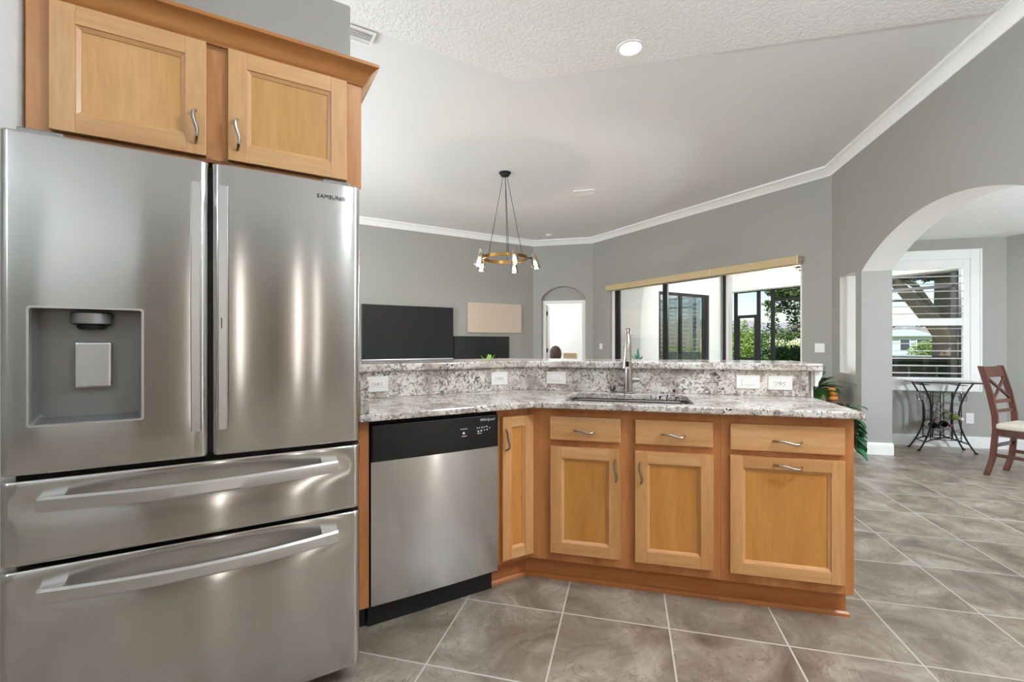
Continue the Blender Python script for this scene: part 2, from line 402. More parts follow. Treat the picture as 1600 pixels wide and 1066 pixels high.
# slider wall (local x along the wall, y outwards)
SLR = (-R(45))
def sl(a, c): return ((a + c) * S, (c - a) * S)      # a along (s,-s), c along (s,s)
A0, A1 = -6.798, -3.183
aL, aR = (cornSL[0] - cornSL[1]) * S, (cornR[0] - cornR[1]) * S
def slf(a, z): x, y = sl(a, CW); return (x, y, z)
struct('wall_slider', prism(nb(), [[(aL, 0), (A0, 0), (A0, 2.31), (A1, 2.31), (A1, 0), (aR, 0), (aR, ZC + .1), (aL, ZC + .1)]], slf, (.2 * S, .2 * S, 0)), 'wall', bevel=.005)
# back wall with arched niche and doorway
DX0, DX1 = -1.80, -.865
nic = [(DX0 - .0, 0)] + [(x, z) for x, z in arc(DX0, DX1, 2.17, 2.41, 20)] + [(DX1, 0)]
struct('wall_back', prism(nb(), [[(cornTV[0], 0)] + nic + [(cornSL[0], 0), (cornSL[0], ZC + .1), (cornTV[0], ZC + .1)]], lambda x, z: (x, Yb, z), (0, .12, 0)), 'wall', bevel=.004)
struct('wall_niche', prism(nb(), [[(cornTV[0] - .1, 0), (DX0 + .07, 0), (DX0 + .07, 2.06), (DX1 - .07, 2.06), (DX1 - .07, 0), (cornSL[0] + .1, 0), (cornSL[0] + .1, ZC + .1), (cornTV[0] - .1, ZC + .1)]], lambda x, z: (x, Yb + .121, z), (0, .1, 0)), 'wall')
# TV wall
p0 = cornTV; p1 = (XL, XL + VT / S)
struct('wall_television', slab([p0, (p0[0] - .14, p0[1] + .14), (p1[0] - .14, p1[1] + .14), p1], 0, ZC + .1), 'wall')
# left wall of the great room with a big window (added out of view to let daylight in)
struct('wall_left', prism(nb(), [[(-8.4, 0), (5.6, 0), (5.6, ZC + .1), (-8.4, ZC + .1)], [(-1.2, .5), (3.6, .5), (3.6, 2.6), (-1.2, 2.6)]], lambda y, z: (XL - .2, y, z), (.2, 0, 0)), 'wall')
gw = nb(); bx(gw, XL - .12, XL - .11, -1.2, 3.6, .5, 2.6)
wl = struct('daylight_window', gw, 'glass')
fr = nb()
for y in (-1.2, .4, 2.0, 3.54): bx(fr, XL - .15, XL - .08, y, y + .06, .5, 2.6)
bx(fr, XL - .15, XL - .08, -1.2, 3.6, .5, .56); bx(fr, XL - .15, XL - .08, -1.2, 3.6, 2.54, 2.6); obj('window_frame', fr, 'trim', wl)
# kitchen block behind and left of the fridge
a = uv(.48, 2.43); b_ = uv(.48, 2.55); c_ = uv(-6.0, 2.55); d_ = uv(-6.0, 2.43)
struct('wall_kitchen', slab([a, b_, c_, d_], 0, 2.935), 'wall', bevel=.012)
struct('wall_pillar', slab([uv(-.529, 1.80), uv(-.529, 2.428), uv(-2.6, 2.428), uv(-2.6, 1.80)], 0, ZC + .0), 'white_wall', bevel=.008)
# walls behind the camera
struct('wall_rear', slab([uv(-6.2, Rr), uv(2.0, Rr), uv(2.0, Rr - .12), uv(-6.2, Rr - .12)], 0, ZC + .1), 'wall')
struct('wall_side', slab([uv(-2.6, Rr), uv(-2.6, 1.80), uv(-2.72, 1.80), uv(-2.72, Rr)], 0, ZC + .1), 'wall')

# ceilings: knockdown texture over the kitchen, smooth beyond
VK, YK = 3.235, 3.70
corn = (YK - VK / S, YK)
kit = [(2.75, -1.2), (2.75, YK), corn, (corn[0] - 5.2, corn[1] - 5.2), (-5.0, -6.0)]
struct('ceiling', slab([(2.75, -1.0), (2.75, YK), corn, (-6.2, -6.2 + VK / S), (-6.2, -8.4), (-4.5, -8.4)], ZC - .012, ZC + .12), 'ceil_tex')
struct('ceiling_great_room', slab([(2.75, YK), (2.75, 6.2), (-.4, 9.75), (-2.1, 9.75), (-6.2, 5.65), (-6.2, -6.2 + VK / S), corn], ZC, ZC + .12), 'ceil')
# crown moulding
cp = [(0, ZC), (.0, ZC - .115), (.012, ZC - .115), (.016, ZC - .095), (.03, ZC - .08), (.045, ZC - .05), (.07, ZC - .03), (.09, ZC - .022), (.095, ZC)]
path = [(Xw, -.5), cornR, cornSL, cornTV, (XL, XL + VT / S)]
struct('trim_1', sweep(nb(), path, cp), 'trim', smooth=True)
# baseboards
bp = [(0, 0), (.016, 0), (.016, .105), (.01, .125), (0, .13)]
struct('baseboard_right', sweep(nb(), [(Xw + .285, YA1 - .0), (Xw, YA1), cornR, sl(A1, CW)], bp), 'trim')
struct('baseboard_back', sweep(nb(), [sl(A0, CW), cornSL, (DX1, Yb)], bp), 'trim')
struct('baseboard_television', sweep(nb(), [(DX0, Yb), cornTV, (XL, XL + VT / S)], bp), 'trim')

# ---- breakfast nook
YN, ZN = 6.36, 2.408
nc = (4.147, YN); nd = (5.5, 5.007)
struct('wall_nook', prism(nb(), [[(2.743, 0), (4.147, 0), (4.147, ZN + .1), (2.743, ZN + .1)], [(2.86, .72), (3.835, .72), (3.835, 2.18), (2.86, 2.18)]], lambda x, z: (x, YN, z), (0, .16, 0)), 'wall')
struct('wall_bay', slab([nc, (nc[0] + .11, nc[1] + .11), (nd[0] + .11, nd[1] + .11), nd], 0, ZN + .1), 'wall')
struct('wall_far_right', prism(nb(), [[(-1.0, 0), (5.0, 0), (5.0, ZN + .1), (-1.0, ZN + .1)], [(1.4, .5), (4.5, .5), (4.5, 2.15), (1.4, 2.15)]], lambda y, z: (5.5, y, z), (.16, 0, 0)), 'wall')
struct('wall_nook_end', slab([(2.743, -.6), (5.66, -.6), (5.66, -.75), (2.743, -.75)], 0, ZN + .1), 'wall')
struct('ceiling_nook', slab([(2.74, -.8), (5.7, -.8), (5.7, 5.2), (4.3, 6.56), (2.74, 6.56)], ZN, ZN + .1), 'ceil_tex')
struct('baseboard_nook', sweep(nb(), [(5.5, -.5), nd, nc, (Xw + .285, YN), (Xw + .285, YA1)], bp), 'trim')
wb = struct('window_3', box(5.6, 5.605, 1.4, 4.5, .5, 2.15), 'glass')
fr = nb()
for y in (1.4, 2.4, 3.45, 4.44): bx(fr, 5.57, 5.63, y, y + .06, .5, 2.15)
bx(fr, 5.57, 5.63, 1.4, 4.5, .5, .56); bx(fr, 5.57, 5.63, 1.4, 4.5, 2.09, 2.15); obj('window_frame', fr, 'trim', wb)

# nook window with plantation shutters
w1 = struct('window_1', box(2.86, 3.835, YN + .12, YN + .125, .72, 2.18), 'glass')
fr = nb()
for x in (2.86, 3.785): bx(fr, x, x + .05, YN + .09, YN + .15, .72, 2.18)
bx(fr, 2.86, 3.835, YN + .09, YN + .15, .72, .77); bx(fr, 2.86, 3.835, YN + .09, YN + .15, 2.13, 2.18); bx(fr, 2.86, 3.835, YN + .09, YN + .15, 1.42, 1.47)
obj('window_frame', fr, 'bronze', w1, label='dark window frame behind the shutter')
cs = nb()
for (a, b2, c, d) in ((2.77, 2.86, .66, 2.265), (3.80, 3.895, .66, 2.265), (2.86, 3.80, 2.17, 2.265), (2.86, 3.80, .66, .73)):
    bx(cs, a, b2, YN - .022, YN - .001, c, d)
for (a, b2, c, d) in ((2.755, 2.775, .645, 2.28), (3.885, 3.905, .645, 2.28), (2.775, 3.885, 2.26, 2.28), (2.775, 3.885, .645, .665)):
    bx(cs, a, b2, YN - .032, YN - .001, c, d)
obj('window_casing', cs, 'trim', w1, bevel=.003)
sf = nb(); y0, y1 = YN - .012, YN + .02
bx(sf, 2.86, 2.93, y0, y1, .73, 2.17); bx(sf, 3.735, 3.80, y0, y1, .73, 2.17)
bx(sf, 2.93, 3.735, y0, y1, .73, .80); bx(sf, 2.93, 3.735, y0, y1, 2.06, 2.17); bx(sf, 2.93, 3.735, y0, y1, 1.405, 1.49)
shu = obj('shutter_frame', sf, 'trim', w1, bevel=.003)
for z in [.85 + .0865 * i for i in range(7)] + [1.545 + .0865 * i for i in range(6)]:
    lv = nb(); mt = Matrix.Translation((0, YN + .004, z)) @ Matrix.Rotation(R(3), 4, 'X')
    vv = []
    for y, t in ((-.042, 0), (-.02, .005), (.02, .005), (.042, 0), (.02, -.005), (-.02, -.005)): vv.append((y, t))
    r0 = [lv.verts.new(mt @ Vector((2.93, y, t))) for y, t in vv]; r1 = [lv.verts.new(mt @ Vector((3.735, y, t))) for y, t in vv]
    for k in range(6): lv.faces.new([r0[k], r0[(k + 1) % 6], r1[(k + 1) % 6], r1[k]])
    lv.faces.new(r0); lv.faces.new(r1); obj('louver', lv, 'trim', shu)

# ---- doorway in the back wall and the bright room behind it
d1 = struct('door_1', prism(nb(), [[(DX0 + .004, 0), (DX0 + .08, 0), (DX0 + .08, 2.045), (DX1 - .08, 2.045), (DX1 - .08, 0), (DX1 - .004, 0), (DX1 - .004, 2.115), (DX0 + .004, 2.115)]], lambda x, z: (x, Yb + .1, z), (0, .022, 0)), 'trim', bevel=.004)
db = nb(); mt = Matrix.Translation((DX0 + .1, Yb + .235, 0)) @ Matrix.Rotation(R(96), 4, 'Z'); bx(db, 0, .74, 0, .04, .02, 2.03, mtx=mt)
dl = obj('door_leaf', db, 'trim', d1)
hg = nb(); bx(hg, DX0 + .085, DX0 + .115, Yb + .15, Yb + .165, 1.80, 1.89); bx(hg, DX0 + .085, DX0 + .115, Yb + .15, Yb + .165, 1.0, 1.09); obj('hinge', hg, 'darkgun', d1)
rm = nb()
for lp in ([(-4.3, 12.4), (-.6, 12.4), (-.6, 12.5), (-4.3, 12.5)], [(-4.4, 9.9), (-4.3, 9.9), (-4.3, 12.5), (-4.4, 12.5)], [(-.62, 9.8), (-.52, 9.8), (-.52, 12.5), (-.62, 12.5)]):
    prism(rm, [lp], lambda x, y: (x, y, 0), (0, 0, 2.8))
struct('wall_far_room', rm, 'lanai_wall')
struct('ceiling_far_room', slab([(-4.4, 9.85), (-.52, 9.85), (-.52, 12.5), (-4.4, 12.5)], 2.8, 2.9), 'ceil')

# ---- lanai
VL = 6.85
struct('wall_lanai', prism(nb(), [[(6.52, -.1), (7.768, -.1), (7.768, 2.33), (9.49, 2.33), (9.49, -.1), (10.18, -.1), (10.18, 3.2), (6.52, 3.2)]], lambda u, z: (uv(u, VL)[0], uv(u, VL)[1], z), (-.2 * S, .2 * S, 0)), 'lanai_wall')
struct('floor_lanai', slab([uv(6.52, VL), uv(10.5, VL), uv(10.5, 0), uv(6.52, 0)], -.12, -.03), 'concrete')
struct('ceiling_lanai', slab([uv(6.50, VL + .2), uv(10.3, VL + .2), uv(10.3, 0), uv(6.50, 0)], 2.82, 2.95), 'lanai_wall')
struct('wall_lanai_beam', slab([uv(10.05, VL + .2), uv(10.3, VL + .2), uv(10.3, 0), uv(10.05, 0)], 2.42, 2.82), 'lanai_wall')

# ------------------------------------------------------------------ lights in the ceiling, with added fill globes
def can(x, y, seen=False, lbl=None, z=ZC - .012, W=CAN_W):
    t = thing('recessed_light', lbl or 'round white recessed light in the kitchen ceiling behind the camera', 'ceiling light', (x, y, z), group=None if seen else 'recessed lights out of view')
    obj('trim_ring', lathe(nb(), [(.078, -.004), (.1, -.006), (.104, 0), (.078, 0)], seg=32, cap=False), 'trim', t, smooth=True)
    obj('lens', lathe(nb(), [(.002, -.003), (.078, -.003), (.078, 0), (.002, 0)], seg=32), 'lampglow', t, smooth=True)
    d = bpy.data.lights.new('can_lamp', 'AREA'); d.shape = 'DISK'; d.size = .15; d.energy = W; d.color = (.88, .94, 1); d.spread = R(170)
    l = bpy.data.objects.new('can_lamp', d); C.objects.link(l); l.parent = t; l.location = (0, 0, -.012)
    return t
can(.018, 3.486, True, 'glowing round recessed light in the textured ceiling above the sink')
for x, y in ((.35, 1.75), (1.75, 1.7), (.9, .5)): can(x, y)
def globe(x, y, top, drop, W, label, r=.15):  # unseen fill lamps added to brighten the rooms
    t = thing('fill_globe', label, 'fill light', (x, y, top), group='added fill globes out of view')
    obj('canopy', lathe(nb(), [(.06, -.02), (.065, 0)], seg=20), 'trim', t, smooth=True)
    obj('rod', tube(nb(), [(0, 0, -.02), (0, 0, -drop + r)], .006, 8), 'nickel', t, smooth=True)
    m = mat('fill_globe_glow', (255, 255, 255)); b = bsdf(m); b.inputs['Emission Color'].default_value = (.82, .92, 1.02, 1); b.inputs['Emission Strength'].default_value = 1.08 * W / (math.pi * 4 * math.pi * r * r)
    bm = nb(); bmesh.ops.create_uvsphere(bm, u_segments=20, v_segments=12, radius=r); obj('globe', bm, m, t, smooth=True, loc=(0, 0, -drop))
GB = 'opal globe fill lamp added out of view to brighten the rooms'
globe(-1.0, -1.85, ZC - .012, .5, GLOBE_W * .7, GB); globe(1.95, 1.1, ZC - .012, .55, GLOBE_W * 1.9, GB)
for x, y, k in ((-5.2, 1.2, 3.6), (-5.0, 3.3, 3.4), (-3.8, .2, .7)): globe(x, y, ZC, 1.5, GLOBE_W * k, GB)
globe(4.5, 2.6, ZN, 1.25, GLOBE_W * 3.6, GB); globe(-3.4, 11.3, 2.8, .4, GLOBE_W * 2.2, GB)

# ------------------------------------------------------------------ hardware
def wave_pts(L_, out, amp, n=14):
    return [((i / n - .5) * L_, -(out * min(1, math.sin(math.pi * i / n) * 2.2)), amp * math.sin(2 * math.pi * i / n)) for i in range(n + 1)]
def wave_handle(parent, cx, y, cz, vertical=False, L_=.104):
    bm = nb(); pts = wave_pts(L_, .028, .0055)
    pts = [(p[0], p[1], p[2]) for p in pts]
    if vertical: pts = [(-p[2], p[1], -p[0]) for p in pts]
    tube(bm, pts, [.0042 + .0018 * math.sin(math.pi * i / 14) for i in range(15)], 8)
    return obj('handle', bm, 'nickel', parent, smooth=True, loc=(cx, y, cz))
def raised_door(parent, x0, x1, z0, z1, y, mz, mxx, mp, name='door', st=.055, th=.02, plain=False):
    """front face at y, thickness backwards; frame with stepped inner edge, panel set in"""
    bm = nb()
    if plain:
        bx(bm, x0, x1, y, y + th, z0, z1); o = obj(name, bm, mxx, parent, bevel=.005, seg=2); return o
    for a, b2 in ((x0, x0 + st), (x1 - st, x1)): bx(bm, a, b2, y, y + th, z0, z1, 0)
    for a, b2 in ((z0, z0 + st), (z1 - st, z1)): bx(bm, x0 + st, x1 - st, y, y + th, a, b2, 1)
    # stepped inner moulding
    i0, i1, k0, k1 = x0 + st, x1 - st, z0 + st, z1 - st; m_ = .012
    O = [(i0, k0), (i1, k0), (i1, k1), (i0, k1)]; I = [(i0 + m_, k0 + m_), (i1 - m_, k0 + m_), (i1 - m_, k1 - m_), (i0 + m_, k1 - m_)]
    vo = [bm.verts.new((p[0], y + .003, p[1])) for p in O]; vi = [bm.verts.new((p[0], y + .010, p[1])) for p in I]
    vo2 = [bm.verts.new((p[0], y + .012, p[1])) for p in O]; vi2 = [bm.verts.new((p[0], y + .0125, p[1])) for p in I]
    for k in range(4):
        j = (k + 1) % 4; mi = 1 if k in (0, 2) else 0
        for q in ([vo[k], vo[j], vi[j], vi[k]], [vi[k], vi[j], vi2[j], vi2[k]], [vo2[k], vo2[j], vi2[j], vi2[k]], [vo[k], vo[j], vo2[j], vo2[k]]):
            bm.faces.new(q).material_index = mi
    d = obj(name, bm, [mz, mxx], parent, bevel=.0035, seg=2)
    obj('panel', box(i0 - .004, i1 + .004, y + .0122, y + .0175, k0 - .004, k1 + .004), mp, d)
    return d

# ------------------------------------------------------------------ fridge (local x along the front, y backwards, origin on the floor at front centre)
FU0, FU1, FV = -.534, .3585, 1.65
fc = (FU0 + FU1) / 2; hw = (FU1 - FU0) / 2
fx_, fy_ = uv(fc, FV)
fr_ = thing('refrigerator', 'large stainless steel french door refrigerator with ice dispenser and two freezer drawers', 'refrigerator', (fx_, fy_, 0), R(45))
def front_panel(parent, name, x0, x1, z0, z1, th=.065, hole=None, scoop=None, rr=.022, rd=.018, er=.006):
    xs = set(); n = 8
    for k in range(n + 1):
        a = math.pi / 2 * k / n; xs.add(x0 + rr * (1 - math.cos(a))); xs.add(x1 - rr * (1 - math.cos(a)))
    k = int((x1 - x0) / .02)
    for i in range(1, k): xs.add(x0 + rr + (x1 - x0 - 2 * rr) * i / k)
    zs = {z0, z0 + er * .3, z0 + er, z1 - er, z1 - er * .3, z1}
    kz = 30 if scoop else 2
    for i in range(1, kz): zs.add(z0 + er + (z1 - z0 - 2 * er) * i / kz)
    if hole:
        xs = {x for x in xs if min(abs(x - hole[0]), abs(x - hole[1])) > .006} | {hole[0], hole[1]}
        zs |= {hole[2], hole[3]}
    xs = sorted(xs); zs = sorted(zs)
    def dep(x, z):
        e = min(x - x0, x1 - x); d = 0
        if e < rr: t = 1 - e / rr; d = rd * (1 - math.sqrt(max(0, 1 - t * t)))
        d += -.004 * (1 - ((x - (x0 + x1) / 2) / ((x1 - x0) / 2)) ** 2)
        ez = min(z - z0, z1 - z)
        if ez < er: d += er * .7 * (1 - ez / er) ** 2
        if scoop:
            cx, hwid, cz, hz, am = scoop
            gx = max(0, 1 - ((x - cx) / hwid) ** 2); d += am * gx * math.exp(-((z - cz) / hz) ** 2)
        return d
    bm = nb(); G = {}
    for i, x in enumerate(xs):
        for j, z in enumerate(zs): G[i, j] = bm.verts.new((x, dep(x, z), z))
    for i in range(len(xs) - 1):
        for j in range(len(zs) - 1):
            cx, cz = (xs[i] + xs[i + 1]) / 2, (zs[j] + zs[j + 1]) / 2
            if hole and hole[0] < cx < hole[1] and hole[2] < cz < hole[3]: continue
            bm.faces.new([G[i, j], G[i + 1, j], G[i + 1, j + 1], G[i, j + 1]])
    nI, nJ = len(xs) - 1, len(zs) - 1
    loop = [G[i, 0] for i in range(nI + 1)] + [G[nI, j] for j in range(1, nJ + 1)] + [G[i, nJ] for i in range(nI - 1, -1, -1)] + [G[0, j] for j in range(nJ - 1, 0, -1)]
    back = [bm.verts.new((v.co.x, th, v.co.z)) for v in loop]
    for k in range(len(loop)):
        j = (k + 1) % len(loop); bm.faces.new([loop[k], loop[j], back[j], back[k]])
    if not hole: bm.faces.new(back)
    return obj(name, bm, 'steel', parent, smooth=True)
xc = -.083 - fc
obj('cabinet_body', box(-hw + .012, hw - .012, .075, .74, .05, 1.745), 'darkgun', fr_, bevel=.004)
HB = (-.4745 - fc, -.243 - fc, .985, 1.294)
dl_ = front_panel(fr_, 'door', -hw, xc - .0045, .858, 1.749, hole=HB)
dr_ = front_panel(fr_, 'door', xc + .0045, hw, .858, 1.749)
dw1 = front_panel(fr_, 'drawer', -hw, hw, .624, .843, scoop=(0, .43, .775, .04, .016))
dw2 = front_panel(fr_, 'drawer', -hw, hw, .072, .611, scoop=(0, .43, .548, .045, .018))
obj('hinge_cover', box(-hw + .03, -hw + .12, .02, .16, 1.7495, 1.765), 'gun', fr_, bevel=.004)
obj('hinge_cover', box(hw - .12, hw - .03, .02, .16, 1.7495, 1.765), 'gun', fr_, bevel=.004)
obj('centre_gasket', box(xc - .014, xc + .014, .03, .074, .87, 1.74), 'darkgun', fr_)
for x in (-hw + .06, hw - .06): obj('levelling_foot', lathe(nb(), [(.028, 0), (.03, .01), (.018, .02), (.014, .055)], c=(x, .16, 0), seg=16), 'black', fr_, smooth=True)
obj('base_grille', box(-hw + .03, hw - .03, .10, .13, .022, .075), 'black', fr_, bevel=.004)
# door handles: flat slightly bowed bars
def vbar(door, x0, x1, z0=.942, z1=1.672):
    bm = nb(); n = 16; rows = []
    for i in range(n + 1):
        t = i / n; z = z0 + (z1 - z0) * t; o_ = -.040 - .014 * math.sin(math.pi * t); th = .016
        rows.append([bm.verts.new(p) for p in ((x0, o_ + .004, z), (x0 + .003, o_, z), (x1 - .003, o_, z), (x1, o_ + .004, z), (x1, o_ + th, z), (x0, o_ + th, z))])
    for i in range(n):
        for k in range(6): bm.faces.new([rows[i][k], rows[i][(k + 1) % 6], rows[i + 1][(k + 1) % 6], rows[i + 1][k]])
    bm.faces.new(rows[0]); bm.faces.new(rows[-1])
    for z in (z0 + .002, z1 - .03): bx(bm, x0 + .004, x1 - .004, -.03, .004, z, z + .028)
    return obj('handle', bm, 'hsteel', door, smooth=True)
h1 = vbar(dl_, -.128 - fc, -.1025 - fc); h2 = vbar(dr_, -.062 - fc, -.036 - fc)
def hbar(dr, zc, x0=-.4545 - fc, x1=.2815 - fc, hgt=.038):
    bm = nb(); n = 30; rows = []
    for i in range(n + 1):
        t = i / n; x = x0 + (x1 - x0) * t; bow = .024 + .046 * math.sin(math.pi * t) ** .9; tk = .014
        y = -bow; z0_, z1_ = zc - hgt / 2, zc + hgt / 2
        rows.append([bm.verts.new(p) for p in ((x, y + .001, z0_), (x, y - .003, z0_ + .006), (x, y - .001, z1_ - .006), (x, y + .006, z1_), (x, y + tk, z1_ - .002), (x, y + tk, z0_))])
    for i in range(n):
        for k in range(6): bm.faces.new([rows[i][k], rows[i][(k + 1) % 6], rows[i + 1][(k + 1) % 6], rows[i + 1][k]])
    bm.faces.new(rows[0]); bm.faces.new(rows[-1])
    for x in (x0, x1 - .05): bx(bm, x, x + .05, -.024, .006, zc - hgt / 2 + .002, zc + hgt / 2 - .002)
    return obj('handle', bm, 'hsteel', dr, smooth=True)
hbar(dw1, .783); hbar(dw2, .545)
# dispenser
x0, x1, z0, z1 = HB; dp = .068
bm = nb(); v = {}
def rr_loop(a, b2, c, d, r, y, n=5):
    out = []
    for cx, cz, s0 in ((b2 - r, c + r, -90), (b2 - r, d - r, 0), (a + r, d - r, 90), (a + r, c + r, 180)):
        for k in range(n + 1): an = R(s0 + 90 * k / n); out.append((cx + r * math.cos(an), y, cz + r * math.sin(an)))
    return out
loops = [rr_loop(x0 - .003, x1 + .003, z0 - .003, z1 + .003, .006, .0005), rr_loop(x0 - .003, x1 + .003, z0 - .003, z1 + .003, .006, -.0065), rr_loop(x0 + .002, x1 - .002, z0 + .002, z1 - .002, .006, -.0065), rr_loop(x0 + .002, x1 - .002, z0 + .002, z1 - .002, .006, .012)]
rings = [[bm.verts.new(p) for p in lp] for lp in loops]
for A, B in zip(rings, rings[1:]):
    for k in range(len(A)): bm.faces.new([A[k], A[(k + 1) % len(A)], B[(k + 1) % len(A)], B[k]])
dsp = obj('dispenser', bm, 'hsteel', dl_, smooth=True, label='dark recessed water and ice dispenser in the left door')
def sub(name, bm, mt_, **k):
    return obj(name, bm, mt_, dsp, **k)
bm = nb(); loops = [rr_loop(x0, x1, z0, z1, .006, .0), rr_loop(x0 + .004, x1 - .004, z0 + .012, z1 - .002, .02, dp)]
rings = [[bm.verts.new(p) for p in lp] for lp in loops]
for k in range(len(rings[0])): bm.faces.new([rings[0][k], rings[0][(k + 1) % len(rings[0])], rings[1][(k + 1) % len(rings[0])], rings[1][k]])
bm.faces.new(rings[1]); sub('cavity', bm, 'gun', smooth=True)
nx = x0 + .113
sub('nozzle', lathe(nb(), [(.004, -.05), (.028, -.048), (.033, -.04), (.033, -.036), (.041, -.034), (.045, -.004), (.043, 0)], c=(nx, .05, z1 - .008), seg=28), 'darkgun', smooth=True)
bm = nb()
rows = []
for i in range(13):
    an = R(200 + 140 * i / 12); rows.append([bm.verts.new((nx + .0462 * math.cos(an), .05 + .0462 * math.sin(an), z1 - .008 - q)) for q in (.032, .004)])
for i in range(12): bm.faces.new([rows[i][0], rows[i + 1][0], rows[i + 1][1], rows[i][1]])
sub('display_band', bm, 'gun', smooth=True)
bm = nb(); px0, px1, pz0, pz1 = nx - .036, nx + .042, z0 + .09, z0 + .218
bx(bm, px0, px1, dp - .022, dp - .002, pz0, pz1); sub('lever_plate', bm, 'mirror', bevel=.006)
text_obj('brand_lettering', 'SAMSUNG', .0175, 'greyink', dr_, (.262 - fc, -.0052, 1.697), (R(90), 0, 0), xs=1.15)
bx_ = nb(); bx(bx_, -.053 - fc, -.0515 - fc + .001, -.0565, -.0535, 1.244, 1.275); obj('handle_badge', bx_, 'slot', h2)

# ------------------------------------------------------------------ cabinet above the fridge
UV_ = 1.78; ux, uy = uv(0, UV_)
uc = thing('wall_cabinet', 'maple wall cabinet with crown moulding mounted above the refrigerator', 'cabinet', (ux, uy, 1.79), R(45))
UL, UR = -.518, .39
bm = nb(); bx(bm, UL, UR, .018, .64, 0, .40); obj('cabinet_body', bm, 'wface', uc)
bm = nb(); bx(bm, UL, UL + .055, 0, .018, 0, .40); bx(bm, UR - .055, UR, 0, .018, 0, .40); bx(bm, -.105, -.035, 0, .018, 0, .40)
bx(bm, UL + .055, UR - .055, 0, .0178, .37, .40); bx(bm, UL + .055, UR - .055, 0, .0178, 0, .012)
obj('face_frame', bm, 'wface', uc)
d = raised_door(uc, -.466, -.099, .013, .380, -.021, 'wdoor_z', 'wdoor_x', 'wpanel')
wave_handle(d, -.1265, -.021, .10, True)
d = raised_door(uc, -.039, .334, .013, .380, -.021, 'wdoor_z', 'wdoor_x', 'wpanel')
wave_handle(d, -.013, -.021, .10, True)
cpf = [(0, .385), (.006, .385), (.010, .392), (.016, .396), (.022, .412), (.034, .430), (.048, .440), (.055, .444), (.055, .456), (0, .456)]
obj('crown_moulding', sweep(nb(), [(UR, .60), (UR, 0), (UL, 0)], cpf), 'wcrown', uc, smooth=True)

# ------------------------------------------------------------------ base cabinets
FV_, FY = 1.925, 2.235          # face frame planes
DV_, DY = 1.905, 2.215          # door planes
CX = FY - FV_ / S               # inner corner of the two face frame planes
ZB, ZT = .125, .884
# end filler left of the dishwasher
fx0, fy0 = uv(.436, FV_)
fl = thing('filler_strip', 'narrow honey maple filler strip between refrigerator and dishwasher', 'cabinet filler', (fx0, fy0, 0), R(45))
obj('panel', box(-.028, .014, -.012, .40, .11, ZT), 'bface', fl); obj('toe_piece', box(-.016, .014, .055, .38, 0, .11), 'blackm', fl)
# narrow cabinet
nx0, ny0 = uv(1.057, FV_)
uK = (CX + FY) * S              # u of the corner on the face line
ncab = thing('base_cabinet', 'narrow maple base cabinet with single slim door right of the dishwasher', 'cabinet', (nx0, ny0, 0), R(45))
wdt = uK - 1.057
bm = nb(); bx(bm, 0, wdt - .001, 0, .018, ZB, ZT); obj('face_frame', bm, 'bface', ncab)
bm = nb(); bx(bm, 0, .016, .0182, .44, ZB, ZT); bx(bm, .016, wdt - .03, .02, .44, ZB, ZB + .016); obj('cabinet_body', bm, 'bface', ncab)
obj('toe_kick', box(-.0, wdt + .028, .07, .085, 0, ZB), 'btoe', ncab)
obj('toe_moulding', sweep(nb(), [(wdt + .028, .07), (0, .07)], [(0, 0), (.013, 0), (.012, .012), (.004, .02), (0, .02)]), 'btoe', ncab)
d = raised_door(ncab, 1.08 - 1.057, 1.257 - 1.057, .148, .842, -.02, 'bdoor_z', 'bdoor_x', 'bpanel', st=.05)
wave_handle(d, 1.097 - 1.057, -.02, .731, True)
# sink cabinet
X1 = .408
scab = thing('base_cabinet', 'maple sink base cabinet with two doors and two false drawer fronts', 'cabinet', (CX, FY, 0))
bm = nb(); bx(bm, .001, X1 - CX, 0, .018, ZB, ZT); obj('face_frame', bm, 'bface', scab)
bm = nb(); bx(bm, X1 - CX - .016, X1 - CX - .001, .0182, .48, ZB, ZT); bx(bm, .12, X1 - CX - .016, .0182, .48, ZB, ZB + .016); obj('cabinet_body', bm, 'bface', scab)
obj('toe_kick', box(-.029, X1 - CX, .07, .085, 0, ZB), 'btoe', scab)
tm = [(0, 0), (.013, 0), (.012, .012), (.004, .02), (0, .02)]
obj('toe_moulding', sweep(nb(), [(X1 - CX, .07), (-.029, .07)], tm), 'btoe', scab)
for x0, x1 in ((-.374, -.033), (.032, .374)):
    q = raised_door(scab, x0 - CX, x1 - CX, .725, .841, -.02, 'bdoor_z', 'bdoor_x', 'bpanel', name='drawer_front', plain=True)
    wave_handle(q, (x0 + x1) / 2 - CX, -.02, .776)
q = raised_door(scab, -.370 - CX, -.033 - CX, .170, .693, -.02, 'bdoor_z', 'bdoor_x', 'bpanel'); wave_handle(q, -.056 - CX, -.02, .593, True)
q = raised_door(scab, .032 - CX, .376 - CX, .170, .693, -.02, 'bdoor_z', 'bdoor_x', 'bpanel'); wave_handle(q, .058 - CX, -.02, .592, True)
